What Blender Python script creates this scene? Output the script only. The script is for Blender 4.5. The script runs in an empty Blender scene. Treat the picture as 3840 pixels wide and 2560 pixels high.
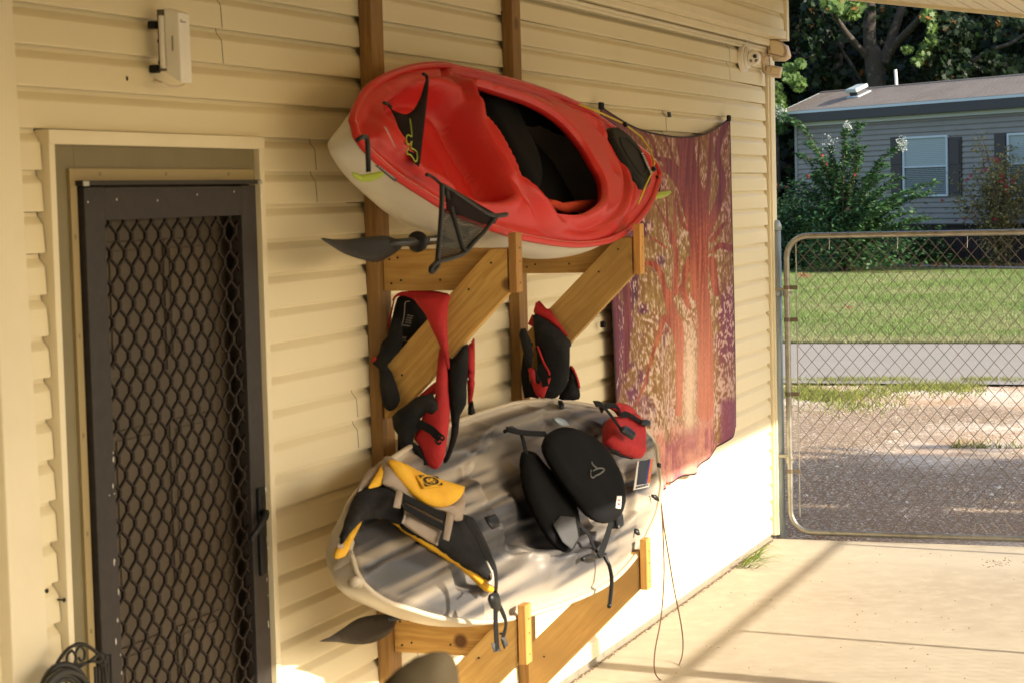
import bpy, bmesh, math, random
import numpy as np
from mathutils import Vector, Matrix
from mathutils.geometry import delaunay_2d_cdt
from mathutils import noise as mnoise
random.seed(7); np.random.seed(7)
scene = bpy.context.scene
COL = scene.collection
# ------------------------------------------------------------------ camera
FPX = 7900.0
YAW, PITCH, ROLL = .35255, -.06917, -.02567
CAM = np.array([0, -2.861, 2.076])
cy, sy, cp, sp = math.cos(YAW), math.sin(YAW), math.cos(PITCH), math.sin(PITCH)
Fv = np.array([cy*cp, sy*cp, sp]); Rv = np.array([sy, -cy, 0.]); Uv = np.cross(Rv, Fv)
Rv, Uv = math.cos(ROLL)*Rv+math.sin(ROLL)*Uv, -math.sin(ROLL)*Rv+math.cos(ROLL)*Uv
cd = bpy.data.cameras.new('camera'); cam = bpy.data.objects.new('camera', cd); COL.objects.link(cam)
cam.matrix_world = Matrix(((Rv[0], Uv[0], -Fv[0], CAM[0]), (Rv[1], Uv[1], -Fv[1], CAM[1]), (Rv[2], Uv[2], -Fv[2], CAM[2]), (0, 0, 0, 1)))
cd.sensor_width = 36; cd.lens = FPX/3840*36; cd.clip_start = .05; cd.clip_end = 800
cd.dof.use_dof = True; cd.dof.focus_distance = 14.0; cd.dof.aperture_fstop = 10
scene.camera = cam
# ------------------------------------------------------------------ world, sun, exposure
SUN = Vector((-.132, -1, .485)).normalized()      # towards the sun
EL = math.asin(SUN.z); AZ = math.atan2(SUN.x, SUN.y)
w = bpy.data.worlds.new("World"); scene.world = w; w.use_nodes = True
nt = w.node_tree; nt.nodes.clear()
sky = nt.nodes.new('ShaderNodeTexSky'); sky.sky_type = 'NISHITA'; sky.sun_disc = False
sky.sun_elevation = EL; sky.sun_rotation = AZ; sky.air_density = 1.0; sky.dust_density = 2.0; sky.ozone_density = 1.0
bg = nt.nodes.new('ShaderNodeBackground'); bg.inputs[1].default_value = .15
wo = nt.nodes.new('ShaderNodeOutputWorld')
nt.links.new(sky.outputs[0], bg.inputs[0]); nt.links.new(bg.outputs[0], wo.inputs[0])
sl = bpy.data.lights.new('sun', 'SUN'); sl.energy = 4.7; sl.angle = math.radians(.53); sl.color = (1, .90, .73)
so = bpy.data.objects.new('sun', sl); COL.objects.link(so)
so.rotation_euler = SUN.to_track_quat('Z', 'Y').to_euler(); so.location = (0, -10, 8)
scene.view_settings.view_transform = 'Standard'; scene.view_settings.look = 'None'
scene.view_settings.exposure = 1.10; scene.view_settings.gamma = 1
scene.view_settings.use_curve_mapping = False
scene.cycles.max_bounces = 10; scene.cycles.diffuse_bounces = 6; scene.cycles.transparent_max_bounces = 8
scene.cycles.use_denoising = True
# ------------------------------------------------------------------ helpers: pixels to places (V = pixels of a 2352 wide picture)
def ray(V):
    return Fv+Rv*((V[0]/.6125-1920)/FPX)-Uv*((V[1]/.6125-1280)/FPX)
def atD(V, D):
    r = ray(V); return CAM+r*((-D-CAM[1])/r[1])
def atX(V, x):
    r = ray(V); return CAM+r*(x/r[0])
def atZ(V, z=0.):
    r = ray(V); return CAM+r*((z-CAM[2])/r[2])
class Frame:
    def __init__(s, O, e1, e2):
        s.O = np.array(O, float); s.e1 = np.array(e1, float)/np.linalg.norm(e1); e2 = np.array(e2, float)
        e2 = e2-s.e1*(e2@s.e1); s.e2 = e2/np.linalg.norm(e2); s.n = np.cross(s.e1, s.e2)
        if s.n@(CAM-s.O) < 0: s.n = -s.n
    def un(s, V, h=0.):
        r = ray(V); O = s.O+s.n*h; P = CAM+r*(((O-CAM)@s.n)/(r@s.n)); return np.array([(P-s.O)@s.e1, (P-s.O)@s.e2])
    def P(s, a, b, h=0.):
        return s.O+s.e1*a+s.e2*b+s.n*h
    def lift(s, h): 
        f = Frame(s.O+s.n*h, s.e1, s.e2); f.n = s.n; return f
def crop(x0, y0, k):                      # pixels of an enlarged piece to V
    return lambda pts: [((x0+x/k)*.6125, (y0+y/k)*.6125) for x, y in pts]
# ------------------------------------------------------------------ helpers: meshes
class MB:
    def __init__(s): s.v = []; s.f = []; s.m = []; s.cur = 0
    def add(s, vs, fs):
        o = len(s.v); s.v += [tuple(map(float, p)) for p in vs]; s.f += [tuple(i+o for i in f) for f in fs]; s.m += [s.cur]*len(fs)
    def box(s, x0, x1, y0, y1, z0, z1):
        s.add([(x0,y0,z0),(x1,y0,z0),(x1,y1,z0),(x0,y1,z0),(x0,y0,z1),(x1,y0,z1),(x1,y1,z1),(x0,y1,z1)],
              [(3,2,1,0),(4,5,6,7),(0,1,5,4),(1,2,6,5),(2,3,7,6),(3,0,4,7)]); return s
    def obox(s, c, ax, ay, az):          # centre and half axes
        c, ax, ay, az = map(np.array, (c, ax, ay, az)); v = []
        for k in (-1, 1):
            for i, j in ((-1,-1),(1,-1),(1,1),(-1,1)): v.append(c+ax*i+ay*j+az*k)
        s.add(v, [(3,2,1,0),(4,5,6,7),(0,1,5,4),(1,2,6,5),(2,3,7,6),(3,0,4,7)]); return s
    def prism(s, poly, off):             # poly: 3D points, off: extrusion vector
        poly = [np.array(p, float) for p in poly]; n = len(poly); off = np.array(off, float)
        s.add(poly+[p+off for p in poly], [tuple(range(n))[::-1], tuple(range(n, 2*n))]+[(i, (i+1) % n, n+(i+1) % n, n+i) for i in range(n)]); return s
    def tube(s, pts, r, n=8, closed=False):
        pts = [np.array(p, float) for p in pts]; m = len(pts); vs = []; up = None
        rr = r if hasattr(r, '__len__') else [r]*m
        for i, p in enumerate(pts):
            a = pts[(i-1) % m] if (closed or i) else p; b = pts[(i+1) % m] if (closed or i < m-1) else p
            t = b-a; t = t/(np.linalg.norm(t)+1e-12)
            if up is None:
                up = np.array([0, 0, 1.]) if abs(t[2]) < .9 else np.array([1., 0, 0])
            up = up-t*(up@t); up = up/(np.linalg.norm(up)+1e-12); sd = np.cross(t, up)
            for k in range(n):
                q = 2*math.pi*k/n; vs.append(p+rr[i]*(math.cos(q)*up+math.sin(q)*sd))
        fs = []
        for i in range(m if closed else m-1):
            for k in range(n):
                a = i*n+k; b = i*n+(k+1) % n; c = ((i+1) % m)*n+(k+1) % n; d = ((i+1) % m)*n+k; fs.append((a, b, c, d))
        if not closed: fs += [tuple(range(n))[::-1], tuple(range((m-1)*n, m*n))]
        s.add(vs, fs); return s
    def ribbon(s, pts, wv, th=.003):     # flat strap along pts; wv: half width vector(s)
        pts = [np.array(p, float) for p in pts]; m = len(pts); vs = []
        for i, p in enumerate(pts):
            w_ = np.array(wv[i] if hasattr(wv[0], '__len__') else wv, float)
            t = pts[min(i+1, m-1)]-pts[max(i-1, 0)]; n = np.cross(t, w_); n = n/(np.linalg.norm(n)+1e-12)*th/2
            vs += [p-w_-n, p+w_-n, p+w_+n, p-w_+n]
        fs = [(0,1,2,3)[::-1], tuple(4*(m-1)+k for k in range(4))]
        for i in range(m-1):
            for k in range(4): fs.append((4*i+k, 4*i+(k+1) % 4, 4*i+4+(k+1) % 4, 4*i+4+k))
        s.add(vs, fs); return s
    def disc(s, c, ax, ay, depth, n=14):
        c, ax, ay, depth = map(lambda q: np.array(q, float), (c, ax, ay, depth))
        s.prism([c+ax*math.cos(2*math.pi*k/n)+ay*math.sin(2*math.pi*k/n) for k in range(n)], depth); return s
    def build(s, name, mats, parent=None, smooth=False, bevel=0.):
        me = bpy.data.meshes.new(name); me.from_pydata(s.v, [], s.f)
        if not isinstance(mats, (list, tuple)): mats = [mats]
        for m in mats: me.materials.append(m)
        if len(mats) > 1: me.polygons.foreach_set('material_index', s.m)
        bm = bmesh.new(); bm.from_mesh(me); bmesh.ops.recalc_face_normals(bm, faces=bm.faces); bm.to_mesh(me); bm.free()
        if smooth: me.polygons.foreach_set('use_smooth', [True]*len(me.polygons))
        return link(name, me, parent, bevel)
def link(name, me, parent=None, bevel=0.):
    o = bpy.data.objects.new(name, me); COL.objects.link(o)
    if parent is not None:
        o.parent = parent
        top = parent; loc = Vector(parent.location)
        if parent.parent is not None: loc = Vector(parent.parent.location)
        if parent.type == 'EMPTY': o.matrix_parent_inverse = Matrix.Translation(-Vector(parent.location))
        else: o.matrix_parent_inverse = Matrix.Identity(4)
    if bevel:
        b = o.modifiers.new('bevel', 'BEVEL'); b.width = bevel; b.segments = 2; b.limit_method = 'ANGLE'; b.harden_normals = False
    return o
def np_mesh(name, V, F, mat, parent=None, smooth=False, attr=None):
    """V (n,3), F (m,k) constant k"""
    me = bpy.data.meshes.new(name); n, k = F.shape
    me.vertices.add(len(V)); me.vertices.foreach_set('co', np.asarray(V, np.float32).ravel())
    me.loops.add(n*k); me.loops.foreach_set('vertex_index', F.astype(np.int32).ravel())
    me.polygons.add(n); me.polygons.foreach_set('loop_start', np.arange(0, n*k, k, dtype=np.int32))
    try: me.polygons.foreach_set('loop_total', np.full(n, k, np.int32))
    except Exception: pass
    if smooth: me.polygons.foreach_set('use_smooth', np.ones(n, bool))
    me.update(calc_edges=True)
    if attr is not None:
        ca = me.color_attributes.new('Col', 'FLOAT_COLOR', 'POINT')
        c4 = np.ones((len(V), 4), np.float32); c4[:, :3] = attr; ca.data.foreach_set('color', c4.ravel())
    me.materials.append(mat)
    return link(name, me, parent)
def tag(o, label=None, cat=None, group=None, kind=None):
    if label: o['label'] = label
    if cat: o['category'] = cat
    if group: o['group'] = group
    if kind: o['kind'] = kind
    return o
def thing(name, loc, label, cat, group=None):
    o = bpy.data.objects.new(name, None); COL.objects.link(o); o.location = [float(c) for c in loc]; o.empty_display_size = .1
    return tag(o, label, cat, group)
def reroot(o):
    return o
# ------------------------------------------------------------------ helpers: materials
def M(name, col=(.5,.5,.5), rough=.6, metal=0., noise=None, bump=None, var=None, spec=.5, trans=0., coat=0., stretch=(1,1,1), coords='Object', attr=False, fac=None):
    """noise=(scale, colour2, amount 0..1 contrast lo, hi); bump=(scale, strength, distance)"""
    m = bpy.data.materials.new(name); m.use_nodes = True; t = m.node_tree; N = t.nodes; L = t.links
    b = N['Principled BSDF']; b.inputs['Roughness'].default_value = rough; b.inputs['Metallic'].default_value = metal
    b.inputs['Base Color'].default_value = (*col, 1); b.inputs['Specular IOR Level'].default_value = spec
    if coat: b.inputs['Coat Weight'].default_value = coat; b.inputs['Coat Roughness'].default_value = .2
    tc = N.new('ShaderNodeTexCoord'); mp = N.new('ShaderNodeMapping'); mp.inputs['Scale'].default_value = stretch
    L.new(tc.outputs[coords], mp.inputs[0]); out = None
    if attr:
        a = N.new('ShaderNodeVertexColor'); a.layer_name = 'Col'; L.new(a.outputs[0], b.inputs['Base Color']); out = a.outputs[0]
    if noise:
        for (sc, c2, lo, hi) in (noise if isinstance(noise, list) else [noise]):
            n = N.new('ShaderNodeTexNoise'); n.inputs['Scale'].default_value = sc; n.inputs['Detail'].default_value = 6; n.inputs['Roughness'].default_value = .6
            L.new(mp.outputs[0], n.inputs['Vector'])
            mr = N.new('ShaderNodeMapRange'); mr.inputs[1].default_value = lo; mr.inputs[2].default_value = hi; L.new(n.outputs[0], mr.inputs[0])
            mx = N.new('ShaderNodeMix'); mx.data_type = 'RGBA'; L.new(mr.outputs[0], mx.inputs[0])
            if out is None: mx.inputs[6].default_value = (*col, 1)
            else: L.new(out, mx.inputs[6])
            mx.inputs[7].default_value = (*c2, 1); out = mx.outputs[2]
        L.new(out, b.inputs['Base Color'])
    if bump:
        sc, st, di = bump; n = N.new('ShaderNodeTexNoise'); n.inputs['Scale'].default_value = sc; n.inputs['Detail'].default_value = 5
        L.new(mp.outputs[0], n.inputs['Vector']); bp = N.new('ShaderNodeBump'); bp.inputs['Strength'].default_value = st; bp.inputs['Distance'].default_value = di
        L.new(n.outputs[0], bp.inputs['Height']); L.new(bp.outputs[0], b.inputs['Normal'])
    if trans:
        tr = N.new('ShaderNodeBsdfTranslucent'); ms = N.new('ShaderNodeMixShader'); ms.inputs[0].default_value = trans
        if out is not None: L.new(out, tr.inputs[0])
        else: tr.inputs[0].default_value = (*col, 1)
        L.new(b.outputs[0], ms.inputs[1]); L.new(tr.outputs[0], ms.inputs[2]); L.new(ms.outputs[0], N['Material Output'].inputs[0])
    return m
def wood(name, axis, c1, c2, dark):
    st = {'x': (1.2, 30, 30), 'y': (30, 1.2, 30), 'z': (30, 30, 1.2), 'd': (30, 1.2, 30)}[axis]
    m = bpy.data.materials.new(name); m.use_nodes = True; t = m.node_tree; N = t.nodes; L = t.links; b = N['Principled BSDF']
    tc = N.new('ShaderNodeTexCoord'); mp = N.new('ShaderNodeMapping'); mp.inputs['Scale'].default_value = st
    if axis == 'd':
        m0 = N.new('ShaderNodeMapping'); m0.inputs['Rotation'].default_value = (math.radians(45), 0, 0); L.new(tc.outputs['Object'], m0.inputs[0]); src = m0.outputs[0]
    else: src = tc.outputs['Object']
    n0 = N.new('ShaderNodeTexNoise'); n0.inputs['Scale'].default_value = 5; L.new(src, n0.inputs[0])
    ad = N.new('ShaderNodeVectorMath'); ad.operation = 'MULTIPLY_ADD'; ad.inputs[1].default_value = (.03, .03, .03); L.new(n0.outputs[1], ad.inputs[0]); L.new(src, ad.inputs[2])
    L.new(ad.outputs[0], mp.inputs[0])
    n = N.new('ShaderNodeTexNoise'); n.inputs['Scale'].default_value = 3.0; n.inputs['Detail'].default_value = 4; L.new(mp.outputs[0], n.inputs[0])
    r = N.new('ShaderNodeValToRGB'); r.color_ramp.elements[0].position = .36; r.color_ramp.elements[1].position = .62
    r.color_ramp.elements[0].color = (*c2, 1); r.color_ramp.elements[1].color = (*c1, 1); L.new(n.outputs[0], r.inputs[0])
    v = N.new('ShaderNodeTexVoronoi'); v.inputs['Scale'].default_value = 5.5; L.new(src, v.inputs[0])
    mr = N.new('ShaderNodeMapRange'); mr.inputs[1].default_value = .10; mr.inputs[2].default_value = .17; L.new(v.outputs[0], mr.inputs[0])
    mx = N.new('ShaderNodeMix'); mx.data_type = 'RGBA'; L.new(mr.outputs[0], mx.inputs[0]); mx.inputs[6].default_value = (*dark, 1); L.new(r.outputs[0], mx.inputs[7])
    n3 = N.new('ShaderNodeTexNoise'); n3.inputs['Scale'].default_value = 2.3; n3.inputs['Detail'].default_value = 5; L.new(src, n3.inputs[0])
    oi = N.new('ShaderNodeObjectInfo'); sm = N.new('ShaderNodeMath'); sm.operation = 'MULTIPLY_ADD'; sm.inputs[1].default_value = .35; L.new(oi.outputs['Random'], sm.inputs[0]); L.new(n3.outputs[0], sm.inputs[2])
    r3 = N.new('ShaderNodeMapRange'); r3.inputs[1].default_value = .45; r3.inputs[2].default_value = .95; L.new(sm.outputs[0], r3.inputs[0]); mg = N.new('ShaderNodeMix'); mg.data_type = 'RGBA'; L.new(r3.outputs[0], mg.inputs[0]); L.new(mx.outputs[2], mg.inputs[6]); mg.inputs[7].default_value = (c2[0]*.62, c2[1]*.66, c2[2]*.85, 1)
    L.new(mg.outputs[2], b.inputs['Base Color']); b.inputs['Roughness'].default_value = .62; b.inputs['Specular IOR Level'].default_value = .3
    bp = N.new('ShaderNodeBump'); bp.inputs['Strength'].default_value = .25; bp.inputs['Distance'].default_value = .002; L.new(n.outputs[0], bp.inputs['Height']); L.new(bp.outputs[0], b.inputs['Normal'])
    return m
VINYL = (.72, .63, .42)
m_vinyl = M('cream_vinyl', VINYL, .45, noise=[(.9, (.675,.585,.38), .35, .7), (3.5, (.60,.50,.26), .60, .95), (55, (.56,.47,.25), .64, .9)], bump=(220, .12, .0008), stretch=(.5,1,1))
m_trim = M('cream_trim', (.73,.645,.45), .42, noise=(3, (.67,.585,.40), .4, .7))
m_olive = M('olive_frame_paint', (.185,.150,.075), .5, noise=(8, (.16,.13,.06), .35, .7))
m_door = M('dark_bronze_metal', (.026,.021,.018), .5, spec=.3, noise=(30, (.036,.030,.026), .4, .7), bump=(120, .1, .001))
m_grille = M('bronze_grille', (.020,.013,.009), .6, spec=.25)
m_inner = M('inner_door_brown', (.085,.062,.036), .5, noise=(4, (.075,.055,.032), .4, .7))
m_chip = M('paint_chip', (.6,.58,.52), .7)
m_pvc = M('grey_pvc', (.16,.145,.12), .5, noise=(14, (.12,.105,.085), .4, .7))
m_white = M('white_plastic', (.80,.76,.68), .4, noise=(9, (.74,.69,.6), .4, .75))
m_black = M('black_plastic', (.010,.010,.010), .4, spec=.3)
m_blackm = M('black_webbing', (.010,.010,.011), .85, spec=.15, bump=(900, .4, .001))
C1, C2, C3 = (.60,.32,.085), (.46,.22,.05), (.11,.04,.012)
m_wz = wood('lumber_upright', 'z', (.42,.23,.07), (.28,.145,.04), (.08,.035,.012)); m_wy = wood('lumber_arm', 'y', (.60,.355,.10), (.46,.24,.06), C3)
m_wd = wood('lumber_brace', 'd', (.64,.39,.11), (.48,.26,.065), C3); m_wz2 = wood('lumber_stop', 'z', C1, C2, (.3,.13,.035))
m_gal = M('galvanised_steel', (.34,.33,.29), .38, .75, noise=(18, (.24,.23,.20), .4, .7), bump=(90, .15, .001))
m_galb = M('painted_grey_post', (.30,.35,.38), .45, .3, noise=(10, (.25,.30,.33), .4, .7))
m_wire = M('chain_link_wire', (.13,.11,.085), .5, .5, noise=(8, (.2,.13,.08), .45, .7))
# ------------------------------------------------------------------ the cream house wall
S = .1016; ZL0 = 2.6752
def zk(k): return ZL0-S*k
XC = 12.19; DX0, DX1, DZ = 4.477, 5.628, 2.262
wall = thing('house_wall', (6, 0, 0), 'long cream vinyl-sided house wall carrying the kayak rack', 'wall')
mb = MB(); mb.box(-4, DX0+.02, .02, .16, 0, 3.35); mb.box(DX1-.02, XC+.08, .02, .16, 0, 3.35); mb.box(DX0+.02, DX1-.02, .02, .16, DZ-.01, 3.35)
mb.box(-4, XC+.08, 5.8, 5.95, 0, 3.35); mb.box(XC-.06, XC+.08, .16, 5.8, 0, 3.35); mb.box(-4, XC+.4, .0, 6.1, 3.35, 3.4)
mb.build('wall_core', M('wall_core_shade', (.05,.033,.02), .9), wall)  # core coloured dark for the shade in gaps at the siding ends
mb = MB(); mb.box(-4, XC+.08, .015, .10, -.05, .034); mb.build('foundation_edge', M('foundation_concrete', (.26,.22,.16), .9, noise=(12, (.2,.17,.13), .4, .7)), wall)
PROF = [(-.0165, 0), (0, .0), (.0008, .004), (-.0025, .067), (-.0055, .0725), (-.0185, .089), (-.0205, .1016+.004)]
def siding(k, x0, x1, i):
    n = max(1, int((x1-x0)/.22)); V = []; F = []; m = len(PROF)
    rnd = random.Random(k*31+i); e = .0012 if i % 2 else 0.
    for c in (k+1, k+2):
        zb = zk(c); o = len(V)
        for a in range(n+1):
            x = x0+(x1-x0)*a/n
            wv = mnoise.noise(Vector((x*1.3, c*.37, 0)))*.0014; wz = mnoise.noise(Vector((x*.45, (c//2)*.9, 4)))*.0018
            for j, (D, z) in enumerate(PROF):
                d = D+e+wv*(1 if j in (1, 2, 3) else .5); V.append((x, -d, zb+z+wz))
        for a in range(n):
            for j in range(m-1):
                p = o+a*m+j; F.append((p, p+m, p+m+1, p+1))
    mb = MB(); mb.add(V, F)
    me = bpy.data.meshes.new('siding_panel'); me.from_pydata(V, [], F); me.materials.append(m_vinyl)
    me.polygons.foreach_set('use_smooth', [False]*len(F))
    link('siding_panel', me, wall)
seamV = {0: [(510, 100), (1413, 190)], -2: [(1125, 60), (1676, 140)], 2: [(804, 220), (1530, 275)], 10: [(788, 855)], 18: [(650, 1440)]}
rr = random.Random(5)
for k in range(-2, 26, 2):
    xs = [atD(v, 0)[0] for v in seamV.get(k, [])]
    if not xs or k >= 4:
        base = rr.uniform(1, 3.2); cand = [base+3.66*j for j in range(4)]
        xs = sorted(set(xs) | {c for c in cand if all(abs(c-q) > 1.2 for q in xs)})
    xs = [-4]+sorted(q for q in xs if q < XC-.3)+[XC]
    segs = []
    for a, b in zip(xs[:-1], xs[1:]):
        if k >= 4:
            if b <= DX0-.02 or a >= DX1: segs.append((a, b)); continue
            if a < DX0-.02: segs.append((a, DX0-.006))
            if b > DX1: segs.append((DX1+.006, b))
        else: segs.append((a, b))
    for i, (a, b) in enumerate(segs): 
        if b-a > .02: siding(k, a+.001, b-.001, i+(k//2))
# corner posts and the leaning cover strip at the left
mb = MB(); mb.box(XC+.004, XC+.03, -.016, .02, .02, 2.86); mb.box(XC+.022, XC+.125, -.028, .02, .02, 2.86); mb.build('corner_trim', m_trim, wall, bevel=.002)
mb = MB()
mb.add([(4.21,-.034,-.0),(4.385,-.034,0),(4.385,.01,0),(4.21,.01,0),(4.205,-.034,3),(4.312,-.034,3),(4.312,.01,3),(4.205,.01,3)], [(3,2,1,0),(4,5,6,7),(0,1,5,4),(1,2,6,5),(2,3,7,6),(3,0,4,7)])
mb.build('cover_strip', m_trim, wall, bevel=.004)
# door casing channel
mb = MB(); mb.box(DX0-.004, DX0+.022, -.022, .02, 0, DZ); mb.box(DX1-.026, DX1+.004, -.022, .02, 0, DZ); mb.box(DX0-.006, DX1+.006, -.024, .018, DZ-.032, DZ+.004)
mb.build('door_channel', m_trim, wall, bevel=.002)
# upper box with its own siding, fascia and crown strip
UB = .125
mb = MB(); mb.box(-4, XC+.0, -UB+.02, .01, 2.965, 3.34); mb.build('header_box', m_trim, wall)
for c in range(0, 4):
    V = []; F = []; zb = 2.985+S*c; n = 60; m = len(PROF); x0, x1 = -4, XC-.035
    for a in range(n+1):
        x = x0+(x1-x0)*a/n
        for D, z in PROF: V.append((x, -(UB+D), zb+z+mnoise.noise(Vector((x*.6, c, 9)))*.003))
    for a in range(n):
        for j in range(m-1): p = a*m+j; F.append((p, p+m, p+m+1, p+1))
    me = bpy.data.meshes.new('siding_panel'); me.from_pydata(V, [], F); me.materials.append(m_vinyl); link('siding_panel', me, wall)
mb = MB(); mb.box(-4, XC-.012, -UB-.012, -UB+.02, 2.940, 2.984); mb.box(-4, XC-.012, -UB+.02, -.02, 2.940, 2.964); mb.build('soffit_board', m_trim, wall, bevel=.002)
mb = MB(); mb.box(XC-.034, XC+.02, -UB-.018, .01, 2.932, 3.34); mb.build('corner_trim', m_trim, wall, bevel=.002)
mb = MB(); mb.box(-4, XC-.06, -.055, -.0, 2.902, 2.939); mb.box(-4, XC-.09, -.022, .0, 2.868, 2.885); mb.build('crown_strip', m_trim, wall, bevel=.003)
mb = MB(); mb.tube([(-4, -.03, 2.888), (XC-.1, -.03, 2.888)], .008, 8); mb.build('crown_bead', m_trim, wall, True)
# nail holes and hooks
mb = MB()
for V in [(293, 181), (1152, 30), (1706, 30), (1645, 92), (1701, 53), (1683, 12), (1590, 410), (1610, 560)]:
    p = atD(V, .003); mb.disc(p, (.0035, 0, 0), (0, 0, .006), (0, .004, 0), 8)
tag(mb.build('nail_hole', M('hole_dark', (.03,.018,.01), .9), wall), kind='stuff')
for i, V in enumerate([(92, 1355), (132, 1376)]):
    p = atD(V, 0); mb = MB(); mb.tube([p, p+[0, -.018, 0]], .0022, 6); mb.disc(p+[0, -.018, 0], (.006, 0, 0), (0, 0, .006), (0, -.003, 0), 8)
    tag(mb.build('wall_screw', m_black, None), ['upper screw sticking out of the cream siding left of the door frame', 'lower screw beside the cream door trim'][i], 'screw')
p = atD((1537, 264), .012); mb = MB(); mb.obox(p, (.022, 0, 0), (0, .004, 0), (-.006, 0, .013)); tag(mb.build('siding_clip', m_black, None, bevel=.002), 'small black clip on the cream siding above the tapestry', 'clip')
# ------------------------------------------------------------------ the door
door = thing('security_door', (5.05, 0, 0), 'dark bronze security door with an expanded metal grille in an olive frame', 'door')
mb = MB(); ox0, ox1 = DX0+.022, DX1-.026; ax0, ax1, at_ = 4.612, 5.562, 2.14
mb.box(ox0, ax0, -.004, .10, 0, DZ-.032); mb.box(ax1, ox1, -.004, .10, 0, DZ-.032); mb.box(ax0, ax1, -.004, .10, at_, DZ-.032)
mb.build('door_frame', m_olive, door, bevel=.002)
mb = MB(); mb.box(ax0-.035, ax0-.004, -.012, -.0045, 0, at_); mb.box(ax0-.037, ax1+.015, -.0125, -.0045, at_, at_+.03); mb.build('mounting_flange', M('olive_flange', (.30,.225,.10), .45), door)
mb = MB()
for x in (4.72, 5.06, 5.42): mb.disc((x, -.013, at_+.017), (.006, 0, 0), (0, 0, .006), (0, .002, 0), 8)
for z in (2.0, 1.75, 1.5, 1.25, 1.0): mb.disc((ax0-.02, -.013, z), (.005, 0, 0), (0, 0, .007), (0, .002, 0), 8)
tag(mb.build('screw_head', m_olive, door), kind='stuff')
mb = MB(); mb.box(ax0-.012, ax1+.02, -.034, -.002, at_-.012, at_); mb.build('drip_bar', m_door, door)
gx0, gx1, gz1 = 4.712, 5.465, 2.038
mb = MB(); mb.box(ax0+.004, gx0, -.028, .004, .02, at_-.016); mb.build('stile', m_door, door, bevel=.003)
mb = MB(); mb.box(gx1, ax1-.004, -.028, .004, .02, at_-.016); mb.build('stile', m_door, door, bevel=.003)
mb = MB(); mb.box(gx0, gx1, -.0275, .0035, gz1, at_-.0165); mb.build('top_rail', m_door, door, bevel=.003)
mb = MB(); mb.box(gx0, gx1, -.0275, .0035, .02, .2); mb.build('bottom_rail', m_door, door, bevel=.003)
# expanded metal: hexagonal diamonds, 0.052 wide and 0.125 tall
mb = MB(); PW, PH = .073, .0885; r_ = .0042
nx = int((gx1-gx0)/PW)+3; nzr = int((gz1-.2)/PH)+2
def clipx(x): return min(max(x, gx0), gx1)
for j in range(nzr):
    for i in range(nx):
        for s_ in (0, 1):
            x = gx0-.035+(i+.5*s_)*PW; z = gz1-(j+.5*s_)*PH
            if x > gx1+.045 or x < gx0-.04 or z < .2 or z > gz1+.03: continue
            h = PH*.10
            mb.obox((x, -.0155, z), (.0058, 0, 0), (0, .004, 0), (0, 0, h))
            for sg in (-1, 1):
                xa, za, xb, zb2 = x, z-h, x+sg*PW/2, z-PH/2+h
                if xb < gx0-.045 or xb > gx1+.05 or zb2 < .2: continue
                dx, dz = xb-xa, zb2-za; L = math.hypot(dx, dz); t = (dx/L, dz/L); nn = (-t[1], t[0])
                mb.obox(((xa+xb)/2, -.0135, (za+zb2)/2), (nn[0]*.0027, 0, nn[1]*.0027), (0, .0035, 0), (t[0]*(L/2+.003), 0, t[1]*(L/2+.003)))
tag(mb.build('expanded_metal_grille', m_grille, door), kind='stuff')
mb = MB(); mb.box(ax0+.001, ax1-.001, .05, .08, 0, at_-.001); id_ = mb.build('inner_door', m_inner, door)
mb = MB()
for (z0, z1) in ((1.62, 1.98), (1.02, 1.48), (.25, .9)):
    for (x0, x1) in ((gx0+.10, gx0+.34), (gx0+.42, gx1-.08)):
        mb.box(x0, x1, .043, .0495, z0, z1); mb.box(x0+.025, x1-.025, .038, .0425, z0+.025, z1-.025)
mb.build('door_panel', m_inner, door, bevel=.003)
mb = MB(); mb.box(5.492, 5.532, -.040, -.028, .98, 1.24); mb.build('lock_plate', m_black, door, bevel=.004)
mb = MB(); mb.tube([(5.505, -.035, 1.165), (5.492, -.060, 1.168), (5.478, -.064, 1.16), (5.42, -.062, 1.125), (5.395, -.056, 1.108)], [.012, .011, .011, .009, .007], 8); mb.build('lever_handle', m_black, door, True)
mb = MB()
rd = random.Random(3)
for _ in range(34):
    side = rd.random() < .5; x = rd.uniform(gx0-.035, gx0-.004) if side else rd.uniform(ax1-.02, ax1-.006); z = rd.uniform(.75, 1.45) if side else rd.uniform(.8, 1.3)
    a = rd.uniform(.0012, .003); b = a*rd.uniform(1, 4); mb.disc((x, -.0287, z), (a, 0, 0), (0, 0, b), (0, -.0004, 0), 7)
for x in (4.63, 4.77, 4.98, 5.2, 5.42): mb.disc((x, -.0287, at_-.03-rd.random()*.03), (.003, 0, 0), (0, 0, .003), (0, -.0004, 0), 7)
tag(mb.build('paint_chips', m_chip, door), kind='stuff')
mb = MB(); m_alu = M('bare_aluminium', (.5,.48,.42), .4, .8); mb.box(ax0-.012, ax0+.014, -.037, -.033, at_-.014, at_-.002); mb.build('aluminium_end', m_alu, door); mb = MB(); mb.box(ax1-.004, ax1+.022, -.037, -.033, at_-.012, at_-.002); mb.build('aluminium_end', m_alu, door)
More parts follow.
